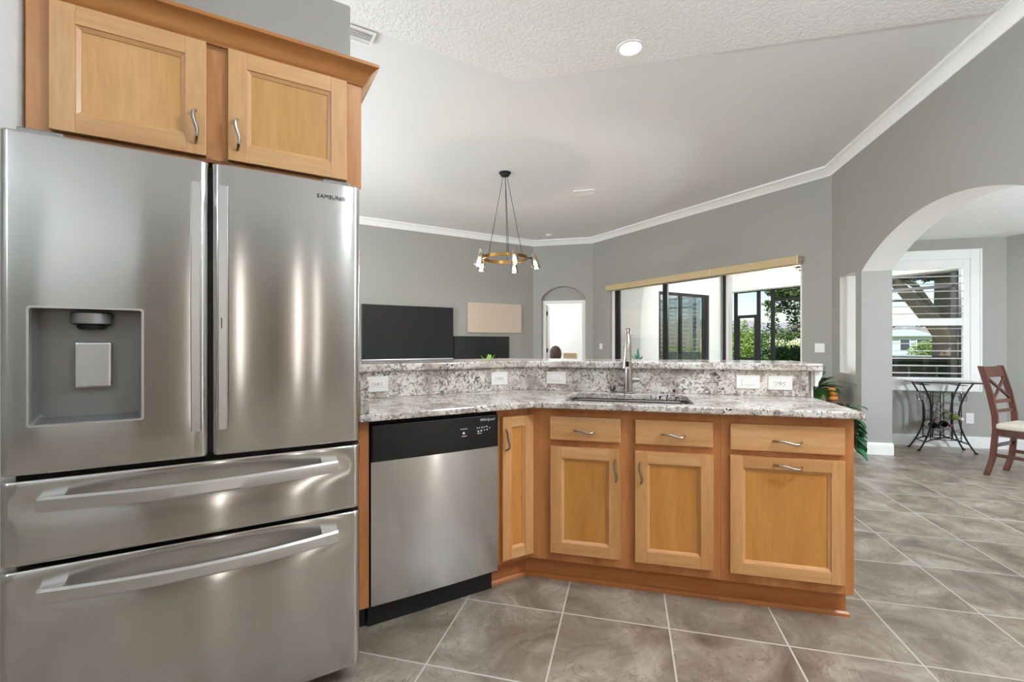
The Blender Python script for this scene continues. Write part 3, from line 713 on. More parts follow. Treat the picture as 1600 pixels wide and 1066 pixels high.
# pull-out cabinet at the end
X2 = .932
pcab = thing('base_cabinet', 'wide maple base cabinet with drawer above pull-out door at the counter end', 'cabinet', (X1, FY, 0))
bm = nb(); bx(bm, .001, X2 - X1, 0, .018, ZB, ZT); obj('face_frame', bm, 'bface', pcab)
bm = nb(); bx(bm, .001, .016, .0182, .48, ZB, ZT); bx(bm, X2 - X1 - .018, X2 - X1, .0182, .49, ZB, ZT); bx(bm, .016, X2 - X1 - .018, .0182, .48, ZB, ZB + .016); bx(bm, X2 - X1 - .018, X2 - X1 - .002, .07, .49, 0, ZB)
obj('cabinet_body', bm, 'bface', pcab)
obj('toe_kick', box(0, X2 - X1 - .018, .07, .085, 0, ZB), 'btoe', pcab)
obj('toe_moulding', sweep(nb(), [(X2 - X1 - .002, .48), (X2 - X1 - .002, .07), (0, .07)], tm), 'btoe', pcab)
q = raised_door(pcab, .444 - X1, .893 - X1, .722, .841, -.02, 'bdoor_z', 'bdoor_x', 'bpanel', name='drawer', plain=True); wave_handle(q, .673 - X1, -.02, .770, L_=.112)
q = raised_door(pcab, .444 - X1, .893 - X1, .170, .698, -.02, 'bdoor_z', 'bdoor_x', 'bpanel', st=.052); wave_handle(q, .675 - X1, -.02, .664, L_=.112)

# ------------------------------------------------------------------ dishwasher
DU0, DU1 = .4535, 1.0545; dh = (DU1 - DU0) / 2
wx, wy = uv((DU0 + DU1) / 2, DV_)
dwt = thing('dishwasher', 'stainless steel dishwasher with black control panel under the granite counter', 'dishwasher', (wx, wy, 0), R(45))
obj('tub', box(-dh + .004, dh - .004, .03, .44, .10, .866), 'blackm', dwt)
bm = nb(); n = 16; rows = []
for i in range(n + 1):
    x = -dh + .003 + (2 * dh - .006) * i / n; y = -.006 * (1 - (2 * i / n - 1) ** 2)
    rows.append([bm.verts.new(p) for p in ((x, y + .003, .112), (x, y, .116), (x, y, .708), (x, .03, .708), (x, .03, .112))])
for i in range(n):
    for k in range(5): bm.faces.new([rows[i][k], rows[i][(k + 1) % 5], rows[i + 1][(k + 1) % 5], rows[i + 1][k]])
bm.faces.new(rows[0]); bm.faces.new(rows[-1]); obj('door', bm, 'dwsteel', dwt, smooth=True)
cpn = obj('control_panel', box(-dh + .003, dh - .003, -.008, .03, .7085, .862), 'black', dwt, bevel=.006)
bm = nb(); n = 20; top = []; bot = []
for i in range(n + 1):
    x = -.13 + .26 * i / n; top.append((x, .727 + .014 * (abs(2 * i / n - 1)) ** 2)); bot.append((x, .720 + .020 * (2 * i / n - 1) ** 2))
prism(bm, [bot + top[::-1]], lambda x, z: (x, -.0088, z), (0, .002, 0)); obj('handle_recess', bm, 'blackm', cpn)
obj('vent', box(-dh + .05, -dh + .155, -.0092, -.004, .818, .833), 'blackm', cpn)
obj('display_window', prism(nb(), [[(.05, .775), (.26, .79), (.262, .822), (.05, .820)]], lambda x, z: (x, -.0088, z), (0, .002, 0)), 'darkgun', cpn)
text_obj('brand_lettering', 'Whirlpool', .0185, 'whiteink', cpn, (.236, -.0095, .842), (R(90), 0, 0), shear=.25)
bm = nb(); yy = -.0094
for x, z, ww, hh_ in [(.10 + .017, .808, .034, .003), (.1, .788, 0, 0), (.118, .775, .026, .003), (.185, .806, .005, .005), (.195, .8065, .005, .005), (.207, .807, .004, .006), (.2135, .8075, .0014, .011), (.222, .808, .006, .004), (.234, .809, .008, .005), (.19, .790, .008, .008), (.205, .792, .008, .008), (.222, .794, .006, .005), (.236, .795, .006, .006), (.196, .780, .022, .003), (.249, .802, .006, .004)]:
    if ww: bx(bm, x - ww / 2, x + ww / 2, yy, yy + .001, z - hh_ / 2, z + hh_ / 2)
lathe(bm, [(.0005, 0), (.006, 0), (.006, .001), (.0005, .001)], seg=14, mtx=Matrix.Translation((.116, yy + .001, .789)) @ Matrix.Rotation(R(90), 4, 'X'))
obj('button_markings', bm, 'whiteink', cpn)
obj('toe_panel', box(-dh + .004, dh - .004, .06, .075, .0, .108), 'blackm', dwt)

# ------------------------------------------------------------------ knee wall, counter, splash, bar
def kneepoly(v0, y0, v1, y1, uL, xR, xL=None):
    """polygon between (v0,y0) front and (v1,y1) back offsets"""
    return [uv(uL, v0), (y0 - v0 / S, y0), (xR, y0), (xR, y1), (y1 - v1 / S, y1), uv(uL, v1)]
struct('wall_knee', slab(kneepoly(2.425, 2.765, 2.54, 2.88, .482, .952), 0, 1.052), 'wall')
struct('trim_2', box(.9525, .962, 2.76, 2.885, .0, 1.05), 'trim')
sinkhole = []
for cx, cy, s0 in ((.303 - .03, 2.262 + .03, -90), (.303 - .03, 2.640 - .03, 0), (-.307 + .03, 2.640 - .03, 90), (-.307 + .03, 2.262 + .03, 180)):
    for k in range(5): sinkhole.append((cx + .03 * math.cos(R(s0 + 90 * k / 4)), cy + .03 * math.sin(R(s0 + 90 * k / 4))))
ct = obj('countertop', slab(kneepoly(1.855, 2.175, 2.424, 2.764, .40, .95), .884, .914, holes=[sinkhole]), 'granite', bevel=.006)
tag(ct, 'speckled white granite countertop with a bend and a sink cutout', 'countertop')
bs = obj('backsplash', slab(kneepoly(2.40, 2.74, 2.424, 2.764, .442, .932), .9145, 1.051), 'granite', bevel=.002)
tag(bs, 'low vertical granite backsplash between countertop and raised bar', 'backsplash')
x_, y_ = uv(.4215, 1.862)
ss = obj('side_splash', box(-.019, .019, 0, .56, .9145, 1.05), 'granite', loc=(x_, y_, 0), rz=R(45), bevel=.003); tag(ss, 'short granite side splash against the refrigerator side of the counter', 'backsplash')
bt = obj('bar_top', slab(kneepoly(2.372, 2.712, 2.83, 3.17, .484, .995), 1.0525, 1.092), 'granite', bevel=.008)
tag(bt, 'raised speckled granite bar top above the backsplash', 'countertop')
# corbel moulding under the bar end
cb = [(0, .965), (.014, .965), (.016, .985), (.024, 1.0), (.034, 1.02), (.036, 1.045), (.0, 1.045)]
bm = sweep(nb(), [(.962, 2.735), (.962, 2.90)], [(-a_, z_ + .006) for a_, z_ in cb]); cbo = obj('bar_end_moulding', bm, 'trim'); tag(cbo, 'white cove moulding under the right end of the granite bar', 'moulding')

# sink
sk = thing('sink', 'undermount stainless steel sink set in the granite countertop', 'sink', (0, 2.45, .884))
bm = nb()
def rloop(hx, hy, r, z, n=4):
    out = []
    for cx, cy, s0 in ((hx - r, -hy + r, -90), (hx - r, hy - r, 0), (-hx + r, hy - r, 90), (-hx + r, -hy + r, 180)):
        for k in range(n + 1): out.append(bm.verts.new((cx + r * math.cos(R(s0 + 90 * k / n)), cy + r * math.sin(R(s0 + 90 * k / n)), z)))
    return out
rs = [rloop(.328, .212, .04, -.0015), rloop(.311, .195, .035, -.0015), rloop(.305, .189, .035, -.008), rloop(.300, .184, .04, -.19), rloop(.27, .155, .04, -.21)]
for A, B in zip(rs, rs[1:]):
    for k in range(len(A)): bm.faces.new([A[k], A[(k + 1) % len(A)], B[(k + 1) % len(A)], B[k]])
bm.faces.new(rs[-1]); obj('basin', bm, 'sinksteel', sk, smooth=True)
obj('drain', lathe(nb(), [(.006, .002), (.035, .003), (.042, .0)], c=(0, .02, -.2095), seg=20), 'hsteel', sk, smooth=True)
# faucet
fa = thing('faucet', 'tall brushed nickel pull-down faucet with side lever behind the sink', 'faucet', (.004, 2.678, .914))
obj('base', lathe(nb(), [(.03, 0), (.03, .006), (.024, .012), (.022, .06), (.0205, .16), (.0175, .175)], seg=24), 'nickel', fa, smooth=True)
pts = [(0, 0, .17), (0, 0, .235)]
for i in range(1, 11):
    a = R(18 * i); pts.append((-.006 * i / 10, -.075 + .075 * math.cos(a), .235 + .120 * math.sin(a)))
ends = pts[-1]
obj('spout', tube(nb(), pts, [.0165] * 3 + [.0155] * 9, 14), 'nickel', fa, smooth=True)
bm = nb(); tube(bm, [ends, (ends[0] - .001, ends[1] - .004, ends[2] - .04), (ends[0] - .002, ends[1] - .008, ends[2] - .042), (ends[0] - .003, ends[1] - .012, ends[2] - .085)], [.0175, .0195, .0195, .0235], 16)
spn = obj('spray_head', bm, 'nickel', fa, smooth=True)
obj('spray_button', box(-.016, .002, ends[1] - .034, ends[1] - .026, ends[2] - .075, ends[2] - .045), 'black', spn, bevel=.003)
bm = nb(); tube(bm, [(.018, 0, .075), (.055, -.004, .077), (.062, -.005, .078)], [.0125, .0125, .010], 14); tube(bm, [(.058, -.005, .077), (.075, -.012, .066), (.082, -.016, .060)], [.006, .0055, .004], 8)
obj('lever', bm, 'nickel', fa, smooth=True)

# outlets and switches on the backsplash
def plate(loc, rz, kind, label, w_=.118, h_=.074, group=None, name=None):
    t = thing(name or ('outlet' if kind in ('gfci', 'duplex') else 'light_switch'), label, 'outlet' if kind in ('gfci', 'duplex') else 'light switch', loc, rz, group)
    obj('cover_plate', box(-w_ / 2, w_ / 2, -.006, 0, -h_ / 2, h_ / 2), 'white', t, bevel=.003)
    if kind == 'gfci':
        obj('receptacle', box(-.033, .033, -.0085, -.005, -.0165, .0165), 'white', t, bevel=.0015)
        bm = nb()
        for sx in (-1, 1):
            for dz in (-.006, .006): bx(bm, sx * .021 - .0035, sx * .021 + .0035, -.0092, -.008, dz - .001, dz + .001)
            lathe(bm, [(.0004, 0), (.0026, 0), (.0026, .001), (.0004, .001)], seg=8, mtx=Matrix.Translation((sx * .012, -.0085, 0)) @ Matrix.Rotation(R(90), 4, 'X'))
        bx(bm, -.003, .003, -.0094, -.008, -.007, -.002); bx(bm, -.003, .003, -.0094, -.008, .002, .007); obj('socket_slots', bm, 'slot', t)
    elif kind == 'duplex':
        for dz in (-.02, .02):
            rc = obj('receptacle', box(-.016, .016, -.0085, -.005, dz - .013, dz + .013), 'white', t, bevel=.003)
            bm = nb(); bx(bm, -.007, -.0055, -.0092, -.008, dz - .004, dz + .005); bx(bm, .0055, .007, -.0092, -.008, dz - .004, dz + .005); obj('socket_slots', bm, 'slot', rc)
    elif kind == 'rocker': obj('rocker', box(-.033, .033, -.0095, -.005, -.0165, .0165), 'white', t, bevel=.002)
    elif kind == 'rockers':
        for sx in (-1, 1): obj('rocker', box(sx * .023 - .016, sx * .023 + .016, -.0095, -.005, -.033, .033), 'white', t, bevel=.002)
    elif kind == 'vrocker': obj('rocker', box(-.016, .016, -.0095, -.005, -.033, .033), 'white', t, bevel=.002)
    return t
def vp(u, v, z): x, y = uv(u, v); return (x, y, z)
plate(vp(.608, 2.3995, .986), R(45), 'gfci', 'white double outlet on the granite backsplash nearest the refrigerator', w_=.112, h_=.08)
plate(vp(1.335, 2.3995, .987), R(45), 'gfci', 'white outlet on the backsplash between dishwasher side and the bend', w_=.112, h_=.078)
plate((-.422, 2.7395, .990), 0, 'rocker', 'white rocker switch on the backsplash left of the faucet')
plate((.638, 2.7395, .987), 0, 'rocker', 'white rocker switch on the backsplash right of the sink')
plate((.796, 2.7395, .984), 0, 'gfci', 'white double outlet on the backsplash at the right end of the bar')
x, y = sl(-2.968, CW - .0005); plate((x, y, 1.14), SLR, 'rockers', 'white double light switch on the grey wall right of the sliding doors', w_=.116, h_=.116)
x, y = sl(-7.06, CW - .0005); plate((x, y, 1.135), SLR, 'vrocker', 'white single light switch on the grey wall left of the sliding doors', w_=.085, h_=.118)
plate((3.803, YN - .0005, .337), 0, 'duplex', 'white outlet low on the nook wall between wine rack and chair', w_=.075, h_=.118)
# ------------------------------------------------------------------ ceiling fittings
cz = ZC
ch = thing('chandelier', 'ring chandelier of antique brass with five clear glass cone shades hung on thin wires', 'chandelier', (-1.537, 5.664, cz))
obj('canopy', lathe(nb(), [(.012, -.045), (.055, -.043), (.06, -.03), (.06, -.016), (.075, -.012), (.078, 0)], seg=28), 'blackm', ch, smooth=True)
RZ = -1.105; RRd = .285
for a in (145, 85, 280, -40):
    a = R(a + 14); obj('suspension_wire', tube(nb(), [(.03 * math.cos(a), .03 * math.sin(a), -.04), (RRd * math.cos(a), RRd * math.sin(a), RZ + .02)], .0035, 6), 'blackm', ch)
bm = nb(); n = 56
for r0, z0 in ((0, 0),):
    rows = []
    for k in range(n):
        a = 2 * math.pi * k / n; rows.append([bm.verts.new((r * math.cos(a), r * math.sin(a), RZ + z)) for r, z in ((RRd, -.021), (RRd + .008, -.019), (RRd + .008, .019), (RRd, .021), (RRd - .006, .019), (RRd - .006, -.019))])
    for k in range(n):
        for j in range(6): bm.faces.new([rows[k][j], rows[k][(j + 1) % 6], rows[(k + 1) % n][(j + 1) % 6], rows[(k + 1) % n][j]])
obj('ring', bm, 'brass', ch, smooth=True)
for i in range(5):
    a = R(14.3 + 72 * i); ca, sa = math.cos(a), math.sin(a)
    base = Matrix.Rotation(a, 4, 'Z') @ Matrix.Translation((RRd + .09, 0, RZ))
    obj('arm', tube(nb(), [base @ Vector((-.082, 0, 0)), base @ Vector((-.0, 0, .006))], .008, 8), 'darkgun', ch)
    tilt = base @ Matrix.Rotation(R(-13), 4, 'Y')
    sh = obj('glass_shade', lathe(nb(), [(.006, .074), (.022, .07), (.031, .055), (.036, .02), (.058, -.13), (.0555, -.13), (.034, .02), (.029, .052), (.02, .066), (.006, .07)], seg=20, mtx=tilt, cap=False), 'cglass', ch, smooth=True)
    obj('socket', lathe(nb(), [(.004, .03), (.016, .028), (.018, -.02), (.012, -.03)], seg=14, mtx=tilt), 'brass', ch, smooth=True)
    obj('bulb', lathe(nb(), [(.008, -.03), (.013, -.045), (.019, -.07), (.02, -.085), (.014, -.105), (.003, -.112)], seg=14, mtx=tilt), 'bulb', ch, smooth=True)
    d = bpy.data.lights.new('bulb_lamp', 'POINT'); d.energy = CHAN_W; d.color = (1, .8, .55); d.shadow_soft_size = .03
    l = bpy.data.objects.new('bulb_lamp', d); C.objects.link(l); l.parent = ch; l.location = tilt @ Vector((0, 0, -.145))
def ceiling_vent(loc, rz, L_, W_, label, n=5):
    t = thing('air_vent', label, 'ceiling vent', loc, rz)
    fr = nb(); b_ = .018
    bx(fr, -L_ / 2, L_ / 2, -W_ / 2, -W_ / 2 + b_, -.012, 0); bx(fr, -L_ / 2, L_ / 2, W_ / 2 - b_, W_ / 2, -.012, 0)
    bx(fr, -L_ / 2, -L_ / 2 + b_, -W_ / 2 + b_, W_ / 2 - b_, -.012, 0); bx(fr, L_ / 2 - b_, L_ / 2, -W_ / 2 + b_, W_ / 2 - b_, -.012, 0)
    obj('frame', fr, 'trim', t, bevel=.002)
    sl_ = nb()
    for i in range(n):
        y = -W_ / 2 + b_ + (W_ - 2 * b_) * (i + .5) / n; bx(sl_, -L_ / 2 + b_, L_ / 2 - b_, -.012, .012, -.0012, .0012, mtx=Matrix.Translation((0, y, -.008)) @ Matrix.Rotation(R(35), 4, 'X'))
    obj('louvers', sl_, 'trim', t)
ceiling_vent((-.61, 6.67, ZC), R(0), .30, .20, 'small white air vent in the ceiling between chandelier and right wall')
x, y = uv(.63, 3.305)
ceiling_vent((-1.90, 2.80, ZC - .012), R(45), .36, .16, 'white air vent in the kitchen ceiling above the refrigerator corner')
t = obj('smoke_detector', lathe(nb(), [(.04, -.035), (.06, -.03), (.066, -.01), (.066, 0)], c=(0, 0, 0), seg=24), 'white', smooth=True, loc=(-1.543, 9.1, ZC)); tag(t, 'small round white smoke detector on the ceiling near the back wall', 'smoke detector')

# ------------------------------------------------------------------ living room wall (frame: x along the wall, y into it)
def tvw(px_u, off, z): x, y = uv(px_u, VT - off); return (x, y, z)
tvt = thing('television', 'large black flat screen television on the wall at the far left', 'television', tvw(2.65, 0, .90), R(45))
obj('casing', box(-.86, .86, -.075, -.03, 0, .985), 'black', tvt, bevel=.006)
obj('screen', box(-.848, .848, -.0765, -.074, .018, .975), 'screen', tvt)
obj('wall_bracket', box(-.25, .25, -.03, -.002, .35, .7), 'blackm', tvt)
obj('lower_bezel', box(-.86, .86, -.079, -.0755, 0, .014), 'hsteel', tvt, label='silver lower edge')
t = thing('dark_screen_panel', 'plain black rectangular fireplace screen on the wall right of the television', 'fireplace', tvw(4.155, 0, .80), R(45))
obj('screen_frame', box(-.62, .62, -.05, -.002, 0, .537), 'blackm', t, bevel=.004); obj('screen', box(-.605, .605, -.052, -.0495, .015, .522), 'fire', t)
t = thing('wall_canvas', 'blank blush beige canvas panel hung on the grey wall below the chandelier', 'wall art', tvw(4.455, 0, 1.412), R(45))
obj('canvas_panel', box(-.62, .62, -.05, -.004, 0, .60), 'canvas', t, bevel=.006)
t = thing('media_console', 'white low media console below the television', 'console', tvw(3.1, 0, 0), R(45))
obj('body', box(-1.3, 1.3, -.43, -.02, .08, .76), 'trim', t, bevel=.004); obj('top', box(-1.33, 1.33, -.45, -.018, .761, .792), 'trim', t, bevel=.004)
for x in (-1.2, 1.2): obj('leg', box(x - .03, x + .03, -.40, -.34, 0, .08), 'trim', t); obj('leg', box(x - .03, x + .03, -.10, -.04, 0, .08), 'trim', t)

# roller shade valances above the sliding doors
def vframe(a): x, y = sl(a, CW); return (x, y, 0)
for a0, a1, lb in ((A0 - .02, -4.46, 'left tan fabric roller shade valance above the sliding doors'), (-4.455, A1 + .0, 'right tan fabric roller shade valance above the sliding doors')):
    x, y = sl((a0 + a1) / 2, CW); h = (a1 - a0) / 2
    t = thing('roller_shade', lb, 'roller shade', (x, y, 2.235), SLR, 'roller shades')
    obj('valance', box(-h, h, -.1, -.002, 0, .105), 'shade', t, bevel=.004); obj('end_cap', box(h - .008, h - .002, -.102, -.002, -.002, .107), 'trim', t)
# sliding doors in the opening
d2 = struct('door_2', prism(nb(), [[(A0 + .0, 0), (A0 + .07, 0), (A0 + .07, 2.24), (A1 - .05, 2.24), (A1 - .05, 0), (A1, 0), (A1, 2.305), (A0, 2.305)]], lambda a, z: sl(a, CW + .06) + (z,), (.012 * S, .012 * S, 0)), 'trim')
def slb(a0, a1, c0, c1, z0, z1): 
    return prism(nb(), [[(a0, c0), (a1, c0), (a1, c1), (a0, c1)]], lambda a, c: sl(a, CW + c) + (z0,), (0, 0, z1 - z0))
def panel_door(a0, a1, c, w0=.085, w1=.085):
    bm = slb(a0, a0 + w0, c, c + .035,   .02, 2.295)
    for q in (slb(a1 - w1, a1, c, c + .035, .02, 2.295), slb(a0 + w0, a1 - w1, c, c + .035, .02, .12), slb(a0 + w0, a1 - w1, c, c + .035, 2.24, 2.295)):
        me = bpy.data.meshes.new('t'); q.to_mesh(me); q.free(); bm.from_mesh(me); bpy.data.meshes.remove(me)
    f = obj('sliding_panel', bm, 'bronze', d2); obj('glass', slb(a0 + w0, a1 - w1, c + .015, c + .019, .12, 2.24), 'glass', f)
    return f
panel_door(-6.735, -5.44, .075, .13, .10); panel_door(-5.54, -4.315, .115, .05, .11)
obj('jamb_trim', slb(-4.425, -4.40, .06, .16, 0, 2.24), 'trim', d2); obj('jamb_trim', slb(-4.31, -4.27, .06, .16, 0, 2.24), 'trim', d2)

# ------------------------------------------------------------------ lanai
def bmjoin(bm, q):
    me = bpy.data.meshes.new('t'); q.to_mesh(me); q.free(); bm.from_mesh(me); bpy.data.meshes.remove(me); return bm
d3 = struct('door_3', prism(nb(), [[(7.768, 0), (7.84, 0), (7.84, 2.27), (9.40, 2.27), (9.40, 0), (9.49, 0), (9.49, 2.33), (7.768, 2.33)]], lambda u, z: uv(u, VL + .02) + (z,), (-.06 * S, .06 * S, 0)), 'bronze')
obj('sliding_stile', prism(nb(), [[(8.48, 0), (8.56, 0), (8.56, 2.27), (8.48, 2.27)]], lambda u, z: uv(u, VL + .03) + (z,), (-.04 * S, .04 * S, 0)), 'bronze', d3)
obj('sliding_stile', prism(nb(), [[(9.30, 0), (9.36, 0), (9.36, 2.27), (9.30, 2.27)]], lambda u, z: uv(u, VL + .03) + (z,), (-.04 * S, .04 * S, 0)), 'bronze', d3)
obj('glass', prism(nb(), [[(7.84, 0), (9.40, 0), (9.40, 2.27), (7.84, 2.27)]], lambda u, z: uv(u, VL + .05) + (z,), (-.004 * S, .004 * S, 0)), 'dglass', d3)
for u0, u1 in ((7.86, 8.16), (8.19, 8.46), (8.62, 8.93), (8.96, 9.27)):
    bm = nb()
    for a_, b2 in ((u0, u0 + .04), (u1 - .04, u1)): bmjoin(bm, prism(nb(), [[(a_, .05), (b2, .05), (b2, 2.22), (a_, 2.22)]], lambda u, z: uv(u, VL + .09) + (z,), (-.025 * S, .025 * S, 0)))
    for k in range(22):
        z = .10 + k * .095
        q = nb(); p = [uv(u0 + .04, VL + .075) + (z - .025,), uv(u1 - .04, VL + .075) + (z - .025,), uv(u1 - .04, VL + .125) + (z + .035,), uv(u0 + .04, VL + .125) + (z + .035,)]
        v1_ = [q.verts.new(v) for v in p]; v2_ = [q.verts.new((v[0], v[1], v[2] + .008)) for v in p]
        q.faces.new(v1_); q.faces.new(v2_[::-1])
        for i in range(4): q.faces.new([v1_[i], v1_[(i + 1) % 4], v2_[(i + 1) % 4], v2_[i]])
        bmjoin(bm, q)
    obj('shutter', bm, 'trim', d3, label='white plantation shutter behind the glass')
# screen enclosure
se = thing('screen_enclosure', 'dark bronze screen enclosure frame with a door at the outer edge of the lanai', 'screen enclosure', uv(10.35, 6.0) + (-.05,), 0)
def post(v0, v1, z0, z1, name='post', w_=.05):
    q = prism(nb(), [[(v0, 10.35), (v1, 10.35), (v1, 10.35 + w_), (v0, 10.35 + w_)]], lambda v, u: uv(u, v) + (z0,), (0, 0, z1 - z0)); obj(name, q, 'bronze', se, world=True)
for v in (6.76, 6.19, 5.86, 4.3, 2.8, 1.3): post(v - .035, v + .035, -.05, 2.44)
post(0.5, 6.80, 2.405, 2.45, 'top_rail'); post(6.225, 6.725, 1.80, 1.87, 'door_header'); post(0.5, 5.825, 2.15, 2.20, 'middle_rail', .04); post(0.5, 6.80, -.05, .02, 'bottom_rail')
post(6.66, 6.725, .02, 1.80, 'door_stile', .04); post(6.225, 6.285, .02, 1.80, 'door_stile', .04); post(6.285, 6.66, .80, .86, 'door_rail', .04); post(6.285, 6.66, .02, .30, 'door_kick_plate', .03)
# lanai ceiling fan
fn = thing('ceiling_fan', 'brown ceiling fan hanging from the lanai ceiling', 'ceiling fan', (2.98, 8.85, 2.82))
obj('downrod', lathe(nb(), [(.05, -.0), (.05, -.03), (.015, -.04), (.015, -.2)], seg=16), 'stem', fn, smooth=True)
mo = obj('motor_housing', lathe(nb(), [(.02, -.18), (.11, -.2), (.15, -.24), (.15, -.33), (.10, -.37), (.03, -.38)], seg=24), 'fur', fn, smooth=True)
obj('fan_bowl', lathe(nb(), [(.09, -.38), (.10, -.41), (.07, -.45), (.01, -.47)], seg=20), 'white', fn, smooth=True)  # bowl added to go with the fill lamp below it
for k in range(5):
    a = R(150 + 72 * k); mt = Matrix.Rotation(a, 4, 'Z') @ Matrix.Translation((0, 0, -.29)) @ Matrix.Rotation(R(10), 4, 'X')
    obj('blade', bx(nb(), .2, .66, -.065, .065, -.004, .004, mtx=mt), 'tan', fn, bevel=.003); obj('blade_arm', bx(nb(), .12, .24, -.02, .02, -.01, .002, mtx=mt), 'stem', fn)
d = bpy.data.lights.new('lanai_fill', 'POINT'); d.energy = 190; d.color = (.9, .95, 1); d.shadow_soft_size = .08  # fill lamp added under the fan to brighten the lanai
l = bpy.data.objects.new('lanai_fill', d); C.objects.link(l); l.parent = fn; l.location = (0, 0, -.55)

# ------------------------------------------------------------------ outdoors
struct('ground_lawn', slab([(-60, 12.7), (-3, 13.0), (6.4, 7.0), (9.6, 5), (9.6, -40), (160, -40), (160, 170), (-60, 170)], -.30, -.14), 'grass')
def foliage(name, pts, n, size, mtl, parent=None, smooth=False, rr=rnd, up=False):
    """leaf clusters: pts = (centre, radii) blobs"""
    bm = nb(); tot = sum(p[1][0] * p[1][1] for p in pts)
    for c, r in pts:
        k = int(n * r[0] * r[1] / tot)
        for _ in range(k):
            while True:
                v = Vector((rr.uniform(-1, 1), rr.uniform(-1, 1), rr.uniform(-1, 1)))
                if .25 < v.length < 1: break
            p = Vector((c[0] + v.x * r[0], c[1] + v.y * r[1], c[2] + v.z * r[2]))
            a = Vector((rr.gauss(0, 1), rr.gauss(0, 1), rr.gauss(0, 1))).normalized(); b2 = a.orthogonal().normalized(); s_ = size * rr.uniform(.6, 1.3)
            bm.faces.new([bm.verts.new(p - a * s_), bm.verts.new(p + b2 * s_ * .45), bm.verts.new(p + a * s_), bm.verts.new(p - b2 * s_ * .45)])
    o = obj(name, bm, mtl, parent, world=parent is not None); return o
def polar(px, d):  # a point d metres ahead in the direction seen through column px (used to lay out the garden)
    t = (px - 800) / 710.6; a = R(14.3); return Vector(((t * math.cos(a) - math.sin(a)) * d, (t * math.sin(a) + math.cos(a)) * d, 0))
def tree(label, base, trunk_r, H, limbs, blobs, n, size, mt='tree', group=None):
    t = thing('oak_tree', label, 'tree', (base[0], base[1], -.14), 0, group)
    bm = nb(); top = Vector((base[0], base[1], H)); tube(bm, [(base[0], base[1], -.2), (base[0], base[1], H * .5), top], [trunk_r * 1.25, trunk_r, trunk_r * .9], 12)
    obj('trunk', bm, 'bark', t, world=True, smooth=True)
    for pts, rr in limbs: obj('branch', tube(nb(), pts, [rr * (1 - .75 * i / (len(pts) - 1)) for i in range(len(pts))], 8), 'bark', t, world=True, smooth=True)
    foliage('crown', blobs, n, size, mt, t); return t
# oak outside the nook window: trunk at the right, a limb slanting to the upper left
b_ = polar(1486, 13.0); LT = (b_.x, b_.y)
def at(px, d, z): p = polar(px, d); return (p.x, p.y, z)
tree('large oak with a thick slanting limb outside the nook window', LT, .36, 5.0,
     [([at(1486, 13, 1.2), at(1460, 12.6, 1.75), at(1432, 12.2, 2.25), at(1395, 11.8, 2.85), at(1350, 11.5, 3.3)], .26),
      ([at(1460, 12.6, 2.0), at(1430, 12.2, 2.75), at(1400, 12.0, 2.95)], .12),
      ([at(1440, 12.4, 2.1), at(1415, 12.2, 2.35), at(1390, 12.0, 2.3)], .06)],
     [(at(1400, 12.2, 3.4), (1.6, 1.3, .45)), (at(1450, 12.6, 3.3), (1.4, 1.2, .35)), (at(1470, 13, 4.6), (3.5, 3.0, 1.3)), (at(1400, 12.0, 3.05), (.6, .5, .25))], 9000, .11, 'treed')
# oak right of the lanai
b_ = polar(1310, 19); LT = (b_.x, b_.y)
tree('leafy green tree hanging over the garden beyond the lanai', LT, .3, 4.2,
     [([at(1310, 19, 2.5), at(1262, 18.5, 3.2), at(1222, 18, 3.4)], .14), ([at(1310, 19, 1.8), at(1250, 18.2, 1.9), at(1225, 18, 1.6)], .08), ([at(1310, 19, 2.2), at(1260, 19, 2.6), at(1215, 19, 2.7)], .07)],
     [(at(1238, 18, 3.25), (.95, .8, .34)), (at(1240, 18.3, 2.75), (.75, .6, .45)), (at(1205, 18.3, 2.5), (.3, .3, .3)), (at(1250, 18.3, 2.2), (.5, .5, .3)), (at(1216, 18, 3.3), (.5, .5, .18)), (at(1248, 18.2, 1.62), (.75, .5, .34)), (at(1210, 18.6, 1.9), (.3, .3, .4)), (at(1225, 18, 1.45), (.35, .3, .2)), (at(1290, 19, 3.8), (2.2, 2, 1.2)), (at(1200, 19, 2.85), (.25, .3, .15))], 8000, .08)
def shrub(label, px, d, w_, h_, mt='shrub', n=900, size=.09, group=None):
    p = polar(px, d); t = thing('garden_shrub', label, 'shrub', (p.x, p.y, -.14), 0, group)
    foliage('foliage', [((p.x + w_ * .3 * (k - 1), p.y, h_ * (.45 + .1 * (k % 2))), (w_ * .5, w_ * .4, h_ * .55)) for k in range(3)], n, size, mt, t)
    obj('stem', tube(nb(), [(p.x, p.y, -.16), (p.x, p.y, h_ * .6)], .03, 6), 'bark', t, world=True)
shrub('yellow green shrub seen through the screen door', 1152, 26, 1.5, 2.5, 'shrub', 1500)
shrub('golden green bush right of the screen door shrub', 1173, 30, 1.4, 2.0, 'shrub', 1300)
shrub('tall grey green bush behind the screen posts', 1190, 27, 1.7, 2.2, 'tree', 1500)
shrub('dark rounded bush between the screen posts', 1210, 22, 1.2, .95, 'treed', 1300)
shrub('spreading palm like bush at the right edge of the lanai view', 1236, 20, 1.3, 1.05, 'tree', 1300, .12)
shrub('bright green bush on the far lawn', 1226, 36, 2.6, 1.4, 'shrub', 1300)
shrub('low dark hedge on the lawn by the screen door', 1160, 34, 3.4, .75, 'treed', 1500)
shrub('bright yellow green bush in front of the pale house', 1452, 34, 1.7, 1.35, 'shrub', 1500, .12)
